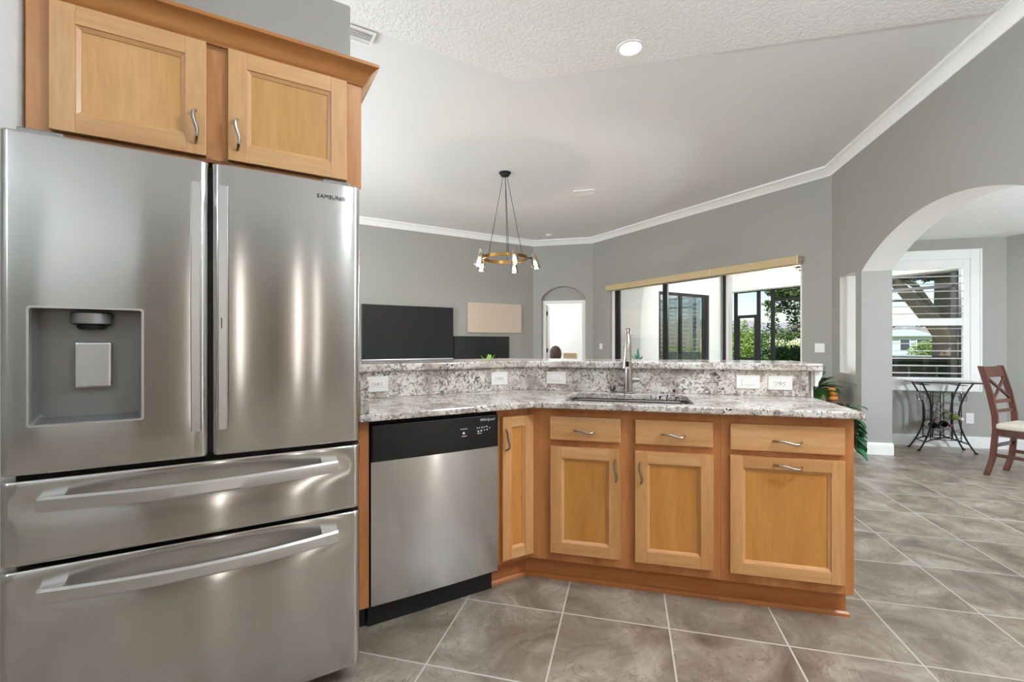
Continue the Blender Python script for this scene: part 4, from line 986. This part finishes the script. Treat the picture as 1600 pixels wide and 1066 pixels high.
for i, (px, d, w_, lb) in enumerate(((1085, 75, 9, 'dark tree line on the horizon at the left of the lanai view'), (1290, 75, 10, 'dark tree line on the horizon at the right of the lanai view'), (1420, 95, 10, 'distant trees behind the pale blue house'))):
    shrub(lb, px, d, w_, 5, 'treed', 2200, .45)
def house(label, px, d, w_, wall_h, roof_h, wmat, yaw, wins, dep=9, gable=False):
    p = polar(px, d); t = thing('neighbour_house', label, 'house', (p.x, p.y, -.14), yaw)
    obj('walls', box(-w_ / 2, w_ / 2, 0, dep, 0, wall_h), wmat, t)
    bm = nb(); e = .45
    if gable:
        prism(bm, [[(-w_ / 2 - e, wall_h), (w_ / 2 + e, wall_h), (0, wall_h + roof_h)]], lambda x, z: (x, -e, z), (0, dep + 2 * e, 0))
        obj('roof', bm, 'roof', t)
        bm = nb(); prism(bm, [[(-w_ / 2 + .3, wall_h), (w_ / 2 - .3, wall_h), (0, wall_h + roof_h - .35)]], lambda x, z: (x, -e - .02, z), (0, .02, 0)); obj('gable_wall', bm, wmat, t)
    else:
        q = [bm.verts.new(v) for v in ((-w_ / 2 - e, -e, wall_h), (w_ / 2 + e, -e, wall_h), (w_ / 2 + e, dep + e, wall_h), (-w_ / 2 - e, dep + e, wall_h), (-w_ / 2 + dep / 2, dep / 2, wall_h + roof_h), (w_ / 2 - dep / 2, dep / 2, wall_h + roof_h))]
        for f in ((0, 1, 5, 4), (1, 2, 5), (2, 3, 4, 5), (3, 0, 4), (0, 3, 2, 1)): bm.faces.new([q[i] for i in f])
        obj('roof', bm, 'roof', t)
    for x, z, ww, hh_ in wins:
        wo = obj('window', box(x - ww / 2 - .08, x + ww / 2 + .08, -.05, .02, z - .08, z + hh_ + .08), 'trim', t); obj('pane', box(x - ww / 2, x + ww / 2, -.07, -.04, z, z + hh_), 'wglass', wo)
house('grey roofed house beyond the garden seen past the screen door', 1158, 58, 13, 2.5, 1.9, 'house2', R(-10), [(-3, .8, 1.2, 1.2), (1, .8, 1.2, 1.2)])
house('pale roofed house at the right of the garden view', 1250, 64, 14, 2.5, 2.0, 'house2', R(-20), [(-3, .8, 1.4, 1.2), (2, .8, 1.4, 1.2)])
house('pale blue gabled house across the street seen through the nook window', 1414, 52, 6.4, 2.15, 1.35, 'house', R(-32), [(-1.9, .55, 1.0, 1.2), (0, .55, .8, 1.2), (1.7, .55, 1.3, 1.2)], gable=True)
house('long grey roofed house behind the bush in the nook window', 1466, 60, 13, 2.1, 1.6, 'house', R(-36), [(2, .5, 1.2, 1.2)])
struct('ground_driveway', slab([(x, y) for x, y in (polar(1340, 7.6).xy, polar(1560, 7.2).xy, polar(1600, 19).xy, polar(1340, 22).xy)], -.139, -.12), 'concrete')
# low glossy black tub outside the nook window
cp_ = polar(1425, 9.4); tb = thing('outdoor_tub', 'large low glossy black tub outside the nook window', 'tub', (cp_.x, cp_.y, -.12), R(-24))
obj('shell', box(-.95, .88, -.75, .75, .03, .95), 'carpaint', tb, bevel=.1, seg=5)
obj('cover', box(-.93, .90, -.77, .77, .955, 1.06), 'carpaint', tb, bevel=.04, seg=4)
for x in (-.5, -.1, .3, .65): obj('side_slat', box(x, x + .03, -.765, -.74, .12, .88), 'slot', tb, bevel=.004)
obj('base', box(-.9, .83, -.7, .7, 0, .03), 'tyre', tb)

# ------------------------------------------------------------------ breakfast nook furniture
# wrought iron wine rack table
wr = thing('wine_rack', 'wrought iron wine rack table with glass top under the nook window', 'wine rack', (3.40, 6.12, 0), R(-3))
def legc(sx, y, r=.0085):
    return tube(nb(), [(sx * (.12 + .135 * (abs(z / .76 - .53) / .53) ** 1.9), y * (.7 + .3 * (abs(z / .76 - .5) / .5) ** 1.5), z) for z in [.76 * i / 18 for i in range(19)]], r, 8)
for sx in (-1, 1):
    for y in (-.105, .105):
        lg = obj('leg', legc(sx, y), 'iron', wr, smooth=True); obj('foot', lathe(nb(), [(.016, 0), (.017, .006), (.010, .014)], c=(sx * .255, y, 0), seg=12), 'iron', lg, smooth=True)
for y in (-.09, .09): obj('stretcher', tube(nb(), [(-.19 + .38 * i / 10, y, .10 + .055 * math.sin(math.pi * i / 10)) for i in range(11)], .006, 8), 'iron', wr, smooth=True)
for sx in (-1, 1): obj('side_stretcher', tube(nb(), [(sx * .19, -.09, .10), (sx * .19, .09, .10)], .006, 8), 'iron', wr, smooth=True)
bm = nb(); tube(bm, [(-.29, -.13, .764), (.30, -.13, .764), (.30, .13, .764), (-.29, .13, .764)], .007, 6, closed=True); obj('top_frame', bm, 'iron', wr, smooth=True)
obj('glass_top', box(-.325, .325, -.155, .155, .771, .779), 'tglass', wr, bevel=.002)
rk = nb()
for y in (-.075, .075):
    for x in (-.135, -.045 + .0, .055, .14): tube(rk, [(x, y, .13), (x, y, .65)], .0045, 6)
    for z in (.13, .65): tube(rk, [(-.14, y, z), (.145, y, z)], .0045, 6)
obj('rack_uprights', rk, 'iron', wr, smooth=True)
for y in (-.075, .075):
    for i, x in enumerate((-.09, .005, .0975)):
        for k in range(5):
            if i == 1 and k == 4: continue
            z = .185 + .098 * k + (.02 if i == 1 else 0)
            obj('bottle_ring', tube(nb(), [(x + .044 * math.cos(2 * math.pi * j / 16), y, z + .044 * math.sin(2 * math.pi * j / 16)) for j in range(16)], .0028, 5, closed=True), 'iron', wr, smooth=True)
for x in (-.17, .17): obj('glass_holder', tube(nb(), [(x - .05, -.10, .735), (x - .05, .10, .735), (x - .015, .10, .735), (x - .015, -.10, .735), (x + .015, -.10, .735), (x + .015, .10, .735), (x + .05, .10, .735)], .003, 5), 'iron', wr, smooth=True)
def bottle(x, z, body, label, foil='foil'):
    p = Matrix.Translation((3.40, 6.12, 0)) @ Matrix.Rotation(R(-3), 4, 'Z') @ Vector((x, 0, z))
    t = thing('wine_bottle', label, 'wine bottle', tuple(p), R(-3), 'wine bottles in the rack'); mt = Matrix.Translation((0, .12, 0)) @ Matrix.Rotation(R(90), 4, 'X')
    obj('body', lathe(nb(), [(.01, 0), (.034, .002), (.037, .01), (.037, .17), (.03, .2), (.014, .225), (.013, .255)], seg=20, mtx=mt), body, t, smooth=True)
    obj('neck_foil', lathe(nb(), [(.0142, .255), (.0145, .262), (.0145, .30), (.004, .302)], seg=16, mtx=mt), foil, t, smooth=True)
    obj('label', lathe(nb(), [(.0374, .05), (.0376, .052), (.0376, .13), (.0374, .132)], seg=20, mtx=mt, cap=False), 'foil', t, smooth=True)
bottle(.005, .303, 'bottle', 'dark wine bottle lying in the middle of the iron rack', 'redfoil')
bottle(-.09, .283, 'bottle', 'dark wine bottle lying at the left side of the iron rack', 'black')
bottle(.0975, .382, 'wineclear', 'pale yellow green wine bottle lying at the right of the iron rack')
for x, y, lb in ((-.19, -.06, 'clear wine glass hanging upside down at the left front of the rack'), (-.17, .05, 'clear wine glass hanging upside down behind the left front glass'), (.17, -.04, 'clear wine glass hanging upside down at the right of the rack')):
    p = Matrix.Translation((3.40, 6.12, 0)) @ Matrix.Rotation(R(-3), 4, 'Z') @ Vector((x, y, .738))
    t = obj('wine_glass', lathe(nb(), [(.03, .0), (.031, -.003), (.004, -.008), (.0035, -.075), (.012, -.085), (.032, -.11), (.036, -.14), (.029, -.18), (.028, -.18), (.034, -.14), (.03, -.112), (.01, -.088)], seg=20, cap=False), 'cglass', smooth=True, loc=tuple(p)); tag(t, lb, 'wine glass', 'glasses hanging in the wine rack')
# dining chair with crossed back; local +y is the way it faces
chf = thing('dining_chair', 'cherry wood dining chair with crossed back and cream seat', 'chair', (3.46, 5.0, 0), R(-142))
def postc(x): 
    bm = nb(); prof = [(-.245, 0), (-.205, .16), (-.185, .42), (-.19, .55), (-.225, .75), (-.285, .99)]
    rows = []
    for i, (y, z) in enumerate(prof):
        w_ = .016 if i else .015; rows.append([bm.verts.new((x + a, y + b2, z)) for a, b2 in ((-w_, -.02), (w_, -.02), (w_, .022), (-w_, .022))])
    for A, B in zip(rows, rows[1:]):
        for k in range(4): bm.faces.new([A[k], A[(k + 1) % 4], B[(k + 1) % 4], B[k]])
    bm.faces.new(rows[0]); bm.faces.new(rows[-1]); return bm
CWD = .185
for sx in (-1, 1): obj('rear_leg', postc(sx * CWD), 'chairwood', chf, bevel=.005)
for sx in (-1, 1): obj('front_leg', bx(nb(), sx * .185 - .018, sx * .185 + .018, .17, .206, 0, .43), 'chairwood', chf, bevel=.004)
obj('seat_rail', bx(bx(bx(bx(nb(), -.17, .17, -.20, -.18, .37, .43), -.17, .17, .18, .20, .37, .43), -.195, -.175, -.18, .18, .37, .43), .175, .195, -.18, .18, .37, .43), 'chairwood', chf, bevel=.003)
obj('seat', bx(nb(), -.21, .21, -.18, .225, .43, .485), 'cream', chf, bevel=.02, seg=4)
def slat(p0, p1, w_=.035, t_=.016, bm=None):
    bm = bm or nb(); p0, p1 = Vector(p0), Vector(p1); d_ = (p1 - p0); L_ = d_.length; d_.normalize(); n_ = Vector((0, -.97, -.26)).normalized(); n_ = (n_ - d_ * n_.dot(d_)).normalized(); s_ = d_.cross(n_)
    vs_ = [bm.verts.new(p + s_ * a * w_ / 2 + n_ * b2 * t_ / 2) for p in (p0, p1) for a, b2 in ((-1, -1), (1, -1), (1, 1), (-1, 1))]
    for f in ((0, 1, 2, 3), (7, 6, 5, 4), (0, 4, 5, 1), (1, 5, 6, 2), (2, 6, 7, 3), (3, 7, 4, 0)): bm.faces.new([vs_[i] for i in f])
    return bm
obj('top_rail', slat((-.17, -.267, .935), (.17, -.267, .935), .10, .022), 'chairwood', chf, bevel=.005)
obj('lower_rail', slat((-.17, -.207, .67), (.17, -.207, .67), .035), 'chairwood', chf, bevel=.003); obj('lower_rail', slat((-.17, -.195, .585), (.17, -.195, .585), .03), 'chairwood', chf, bevel=.003)
obj('back_cross', slat((-.165, -.25, .885), (.165, -.208, .69), .026, .012, slat((-.165, -.208, .69), (.165, -.25, .885), .026)), 'chairwood', chf, bevel=.002)
for sx in (-1, 1): obj('side_stretcher', box(sx * .185 - .01, sx * .185 + .01, -.19, .19, .18, .21), 'chairwood', chf, bevel=.002)
obj('cross_stretcher', box(-.175, .175, -.01, .01, .185, .205), 'chairwood', chf, bevel=.002)
obj('rear_stretcher', box(-.17, .17, -.207, -.19, .26, .29), 'chairwood', chf, bevel=.002)

# ------------------------------------------------------------------ plants behind the end of the bar
ps = thing('plant_stand', 'dark plant stand against the grey wall beside the tall slot', 'plant stand', (2.15, 5.98, 0))
obj('top', lathe(nb(), [(.02, .48), (.225, .48), (.23, .495), (.225, .51), (.02, .51)], seg=28), 'chairwood', ps, smooth=True)
for k in range(3): a = R(120 * k + 30); obj('leg', tube(nb(), [(.13 * math.cos(a), .13 * math.sin(a), .48), (.17 * math.cos(a), .17 * math.sin(a), 0)], .014, 8), 'chairwood', ps, smooth=True)
pf = thing('potted_palm', 'bushy green palm plant behind the right end of the bar', 'potted plant', (2.10, 6.02, .51))
obj('pot', lathe(nb(), [(.06, 0), (.085, .1), (.09, .12), (.08, .12), (.075, .1), (.02, .1)], seg=24), 'pot', pf, smooth=True)
def frond(bm, az, el, L_, n=16, lw=.012, ll=.12, droop=.9):
    p = Vector((0, 0, .12)); d_ = Vector((math.cos(az) * math.cos(el), math.sin(az) * math.cos(el), math.sin(el))); up = Vector((0, 0, 1)); pts = [p.copy()]
    for i in range(n):
        p = p + d_ * L_ / n; d_ = (d_ - up * droop / n).normalized(); pts.append(p.copy())
        if i < 3: continue
        sd = d_.cross(up).normalized()
        for s_ in (-1, 1):
            l_ = ll * math.sin(math.pi * (i / n * .85 + .12)); blade(bm, p, (d_ * .6 + sd * s_ * .8 + up * .05), up, l_, lw, .35, 3, fold=.1)
    tube(bm, pts, [.0035 * (1 - .7 * i / n) for i in range(len(pts))], 5)
r2 = random.Random(3); bm = nb()
for k in range(46): frond(bm, r2.uniform(0, 6.28), r2.uniform(.2, 1.45), r2.uniform(.2, .33), 12, .024, .12, r2.uniform(.8, 1.9))
for az, el, L_ in ((-.5, .85, .46), (-.15, .9, .38), (-1.0, .6, .4)): frond(bm, az, el, L_, 16, .010, .085, 1.5)
obj('fronds', bm, 'leaf', pf)
# stacked pumpkins
pk = thing('stacked_pumpkins', 'stack of three small orange pumpkins beside the palm', 'ornament', (2.23, 5.87, .51))
zz = 0.0
obj('riser', lathe(nb(), [(.01, 0), (.05, 0), (.05, .04), (.01, .04)], seg=20), 'pot', pk, smooth=True); zz = .04
for r_, h_ in ((.062, .062), (.052, .054), (.042, .045)):
    bm = nb(); rings = []
    for i in range(9):
        th = math.pi * i / 8; ring = []
        for k in range(40):
            a = 2 * math.pi * k / 40; rr = r_ * math.sin(th) ** .8 * (1 + .07 * abs(math.cos(4 * a)) - .05) if 0 < i < 8 else .003
            ring.append(bm.verts.new((rr * math.cos(a), rr * math.sin(a), zz + h_ / 2 - h_ / 2 * math.cos(th))))
        rings.append(ring)
    for A, B in zip(rings, rings[1:]):
        for k in range(40): bm.faces.new([A[k], A[(k + 1) % 40], B[(k + 1) % 40], B[k]])
    bm.faces.new(rings[0][::-1]); bm.faces.new(rings[-1]); obj('pumpkin', bm, 'pumpkin', pk, smooth=True); zz += h_ * .93
obj('stalk', tube(nb(), [(0, 0, zz - .002), (.004, 0, zz + .018), (.012, 0, zz + .03)], [.007, .005, .006], 6), 'stem', pk, smooth=True)
# broad leaved trailing plant
bl = thing('trailing_plant', 'broad leaved trailing green plant on a stand behind the cabinet end', 'potted plant', (2.10, 5.42, 0))
obj('pot', lathe(nb(), [(.09, 0), (.11, .42), (.12, .44), (.105, .44), (.10, .40), (.02, .40)], seg=24), 'pot', bl, smooth=True)
bm = nb(); bm2 = nb()
for k in range(40):
    az = r2.uniform(0, 6.28); L_ = r2.uniform(.03, .14); z = r2.uniform(.44, .56)
    p = Vector((.05 * math.cos(az), .05 * math.sin(az), .42)); q = Vector(((L_ + .04) * math.cos(az), (L_ + .04) * math.sin(az), z)); 
    tube(bm2, [p, (p + q) / 2 + Vector((0, 0, .05)), q], .003, 5); blade(bm, q, (math.cos(az), math.sin(az), r2.uniform(-.8, .1)), (0, 0, 1), r2.uniform(.1, .16), r2.uniform(.045, .065), 1.0, 6)
for k in range(7):
    az = -.5 + k * .12; pts = [Vector((.09 * math.cos(az), .09 * math.sin(az), .45)), Vector((.16 * math.cos(az), .16 * math.sin(az), .42)), Vector((.17 * math.cos(az), .17 * math.sin(az), .28)), Vector((.17 * math.cos(az), .17 * math.sin(az), .1 + .03 * (k % 4)))]
    tube(bm2, pts, .003, 5)
    for i in range(6):
        t_ = i / 5 * 2; j = min(1, int(t_)); p = pts[j + 1].lerp(pts[min(3, j + 2)], t_ - j) if j + 2 <= 3 else pts[3]; a2 = az + r2.uniform(-1, 1)
        blade(bm, p, (math.cos(a2), math.sin(a2), -.5), (0, 0, 1), r2.uniform(.10, .14), r2.uniform(.065, .085), .9, 5)
obj('leaves', bm, 'leaf2', bl); obj('stems', bm2, 'stem', bl)

# dining table with the lime plant, side stand with the teal plant
dt = thing('dining_table', 'dark round dining table under the chandelier', 'table', (-1.6, 5.6, 0))
obj('tabletop', lathe(nb(), [(.02, .72), (.56, .72), (.6, .735), (.6, .75), (.02, .75)], seg=48), 'chairwood', dt, smooth=True)
obj('pedestal', lathe(nb(), [(.3, 0), (.3, .03), (.09, .08), (.06, .3), (.08, .6), (.2, .718), (.02, .7195)], seg=28), 'chairwood', dt, smooth=True)
lp = thing('small_potted_plant', 'small lime green leafy plant seen above the bar in front of the black screen', 'potted plant', (-1.73, 5.55, .75))
obj('pot', lathe(nb(), [(.05, 0), (.07, .13), (.074, .15), (.064, .15), (.02, .14)], seg=24), 'white', lp, smooth=True)
bm = nb(); r3 = random.Random(5)
for k in range(22):
    az = r3.uniform(0, 6.28); el = r3.uniform(.35, 1.4); p = Vector((.02 * math.cos(az), .02 * math.sin(az), .14)); L_ = r3.uniform(.11, .19); dd = Vector((math.cos(az) * math.cos(el), math.sin(az) * math.cos(el), math.sin(el)))
    q = p + dd * L_ * .5; tube(bm, [p, q], .002, 4); blade(bm, q, dd, (0, 0, 1), L_ * .55, .038, .6, 5)
obj('leaves', bm, 'lime', lp)
sd = thing('side_stand', 'slim white side stand behind the bar', 'stand', (.105, 4.82, 0))
obj('column', lathe(nb(), [(.12, 0), (.12, .02), (.03, .05), (.03, .83), (.12, .85), (.12, .87), (.01, .87)], seg=24), 'trim', sd, smooth=True)
tp = thing('agave_plant', 'teal spiky leaved plant seen above the bar right of the faucet', 'potted plant', (.105, 4.82, .87))
obj('pot', lathe(nb(), [(.04, 0), (.06, .09), (.062, .1), (.054, .1), (.01, .09)], seg=24), 'white', tp, smooth=True)
bm = nb()
for k, (az, el, L_) in enumerate(((0.2, .45, .15), (.3, .9, .13), (1.7, 1.35, .20), (2.2, 1.2, .15), (3.2, .75, .12), (3.4, .35, .11), (-.4, .6, .14), (4.6, .8, .13), (5.2, 1.1, .14), (-.1, .3, .13), (2.9, 1.1, .16))):
    dd = (math.cos(az) * math.cos(el), math.sin(az) * math.cos(el), math.sin(el)); blade(bm, (0, 0, .09), dd, (0, 0, 1), L_, .03, .7, 7, fold=.25)
obj('leaves', bm, 'teal', tp)

# far room: tufted round chair and a tan box seen through the doorway
fc_ = thing('tufted_chair', 'dark brown rounded chair back in the bright room beyond the doorway', 'chair', (-1.71, 11.0, 0))
bm = nb(); bmesh.ops.create_uvsphere(bm, u_segments=24, v_segments=14, radius=1); bmesh.ops.scale(bm, verts=bm.verts, vec=(.15, .12, .2)); bmesh.ops.translate(bm, verts=bm.verts, vec=(0, 0, .94)); obj('backrest', bm, 'fur', fc_, smooth=True)
obj('seat', lathe(nb(), [(.02, .42), (.22, .42), (.24, .46), (.22, .5), (.02, .5)], seg=28), 'fur', fc_, smooth=True)
obj('back_support', tube(nb(), [(0, .0, .48), (0, .0, .78)], .03, 8), 'blackm', fc_)
for k in range(4): a = R(45 + 90 * k); obj('leg', tube(nb(), [(.15 * math.cos(a), .15 * math.sin(a), .42), (.2 * math.cos(a), .2 * math.sin(a), 0)], .014, 8), 'blackm', fc_, smooth=True)
t = thing('storage_cabinet', 'pale tan wooden cabinet in the room beyond the doorway', 'cabinet', (-1.42, 11.6, 0))
obj('body', box(-.16, .16, -.15, .15, 0, .93), 'tan', t, bevel=.004); obj('top', box(-.17, .17, -.16, .16, .9305, .95), 'tan', t, bevel=.003)

# ------------------------------------------------------------------ the side of the kitchen behind the camera (mirrored in the steel)
rx, ry = uv(-1.1, Rr)
d4 = struct('door_4', box(-.41, .41, .001, .04, 0, 2.08), 'trim', loc=(rx, ry, 0), rz=R(45), bevel=.004)
obj('door_leaf', box(-.34, .34, .04, .06, .01, 2.03), 'trim', d4, bevel=.004)
struct('wall_rear_white_section', box(-.41, .41, .001, .03, 2.085, 3.36), 'trim', loc=(rx, ry, 0), rz=R(45))
tx, ty = uv(.18, Rr)
tcab = thing('pantry_cabinet', 'tall taupe pantry cabinet behind the camera', 'cabinet', (tx, ty, 0), R(45))
obj('body', box(-.85, .85, .002, .30, .1, 2.3), 'taupe', tcab)
for x in (-.84, -.41, .02, .43):
    dd = obj('door', box(x, x + .40, .301, .322, .12, 2.28), 'taupe', tcab, bevel=.005); obj('handle', box(x + .03, x + .045, .322, .345, 1.0, 1.12), 'nickel', dd)
obj('toe_kick', box(-.84, .84, .002, .24, 0, .099), 'taupe', tcab)

def streak_column(u, v, r, W, label):  # unseen glowing columns added to put streaks on the steel fronts
    x, y = uv(u, v); t = thing('streak_lamp', label, 'floor lamp', (x, y, 0), group='added streak lamps behind the camera')
    obj('base', lathe(nb(), [(.01, 0), (.10, 0), (.10, .02), (.01, .02)], seg=20), 'blackm', t, smooth=True)
    obj('pole', tube(nb(), [(0, 0, .02), (0, 0, .2)], .01, 8), 'blackm', t)
    m = mat('streak_glow', (250, 246, 236)); b = bsdf(m); b.inputs['Emission Color'].default_value = (1, .95, .88, 1); b.inputs['Emission Strength'].default_value = W
    obj('glow_column', lathe(nb(), [(.005, .2), (r, .2), (r, 2.3), (.005, 2.3)], seg=20), m, t, smooth=True)
CLB = 'slim glowing column added behind the camera for streaks on the steel'
streak_column(.454, -1.2, .022, 3, CLB); streak_column(1.895, -1.2, .03, 8, CLB); streak_column(-.153, -1.2, .016, 4.5, CLB); streak_column(.66, -1.15, .016, 2.5, CLB)
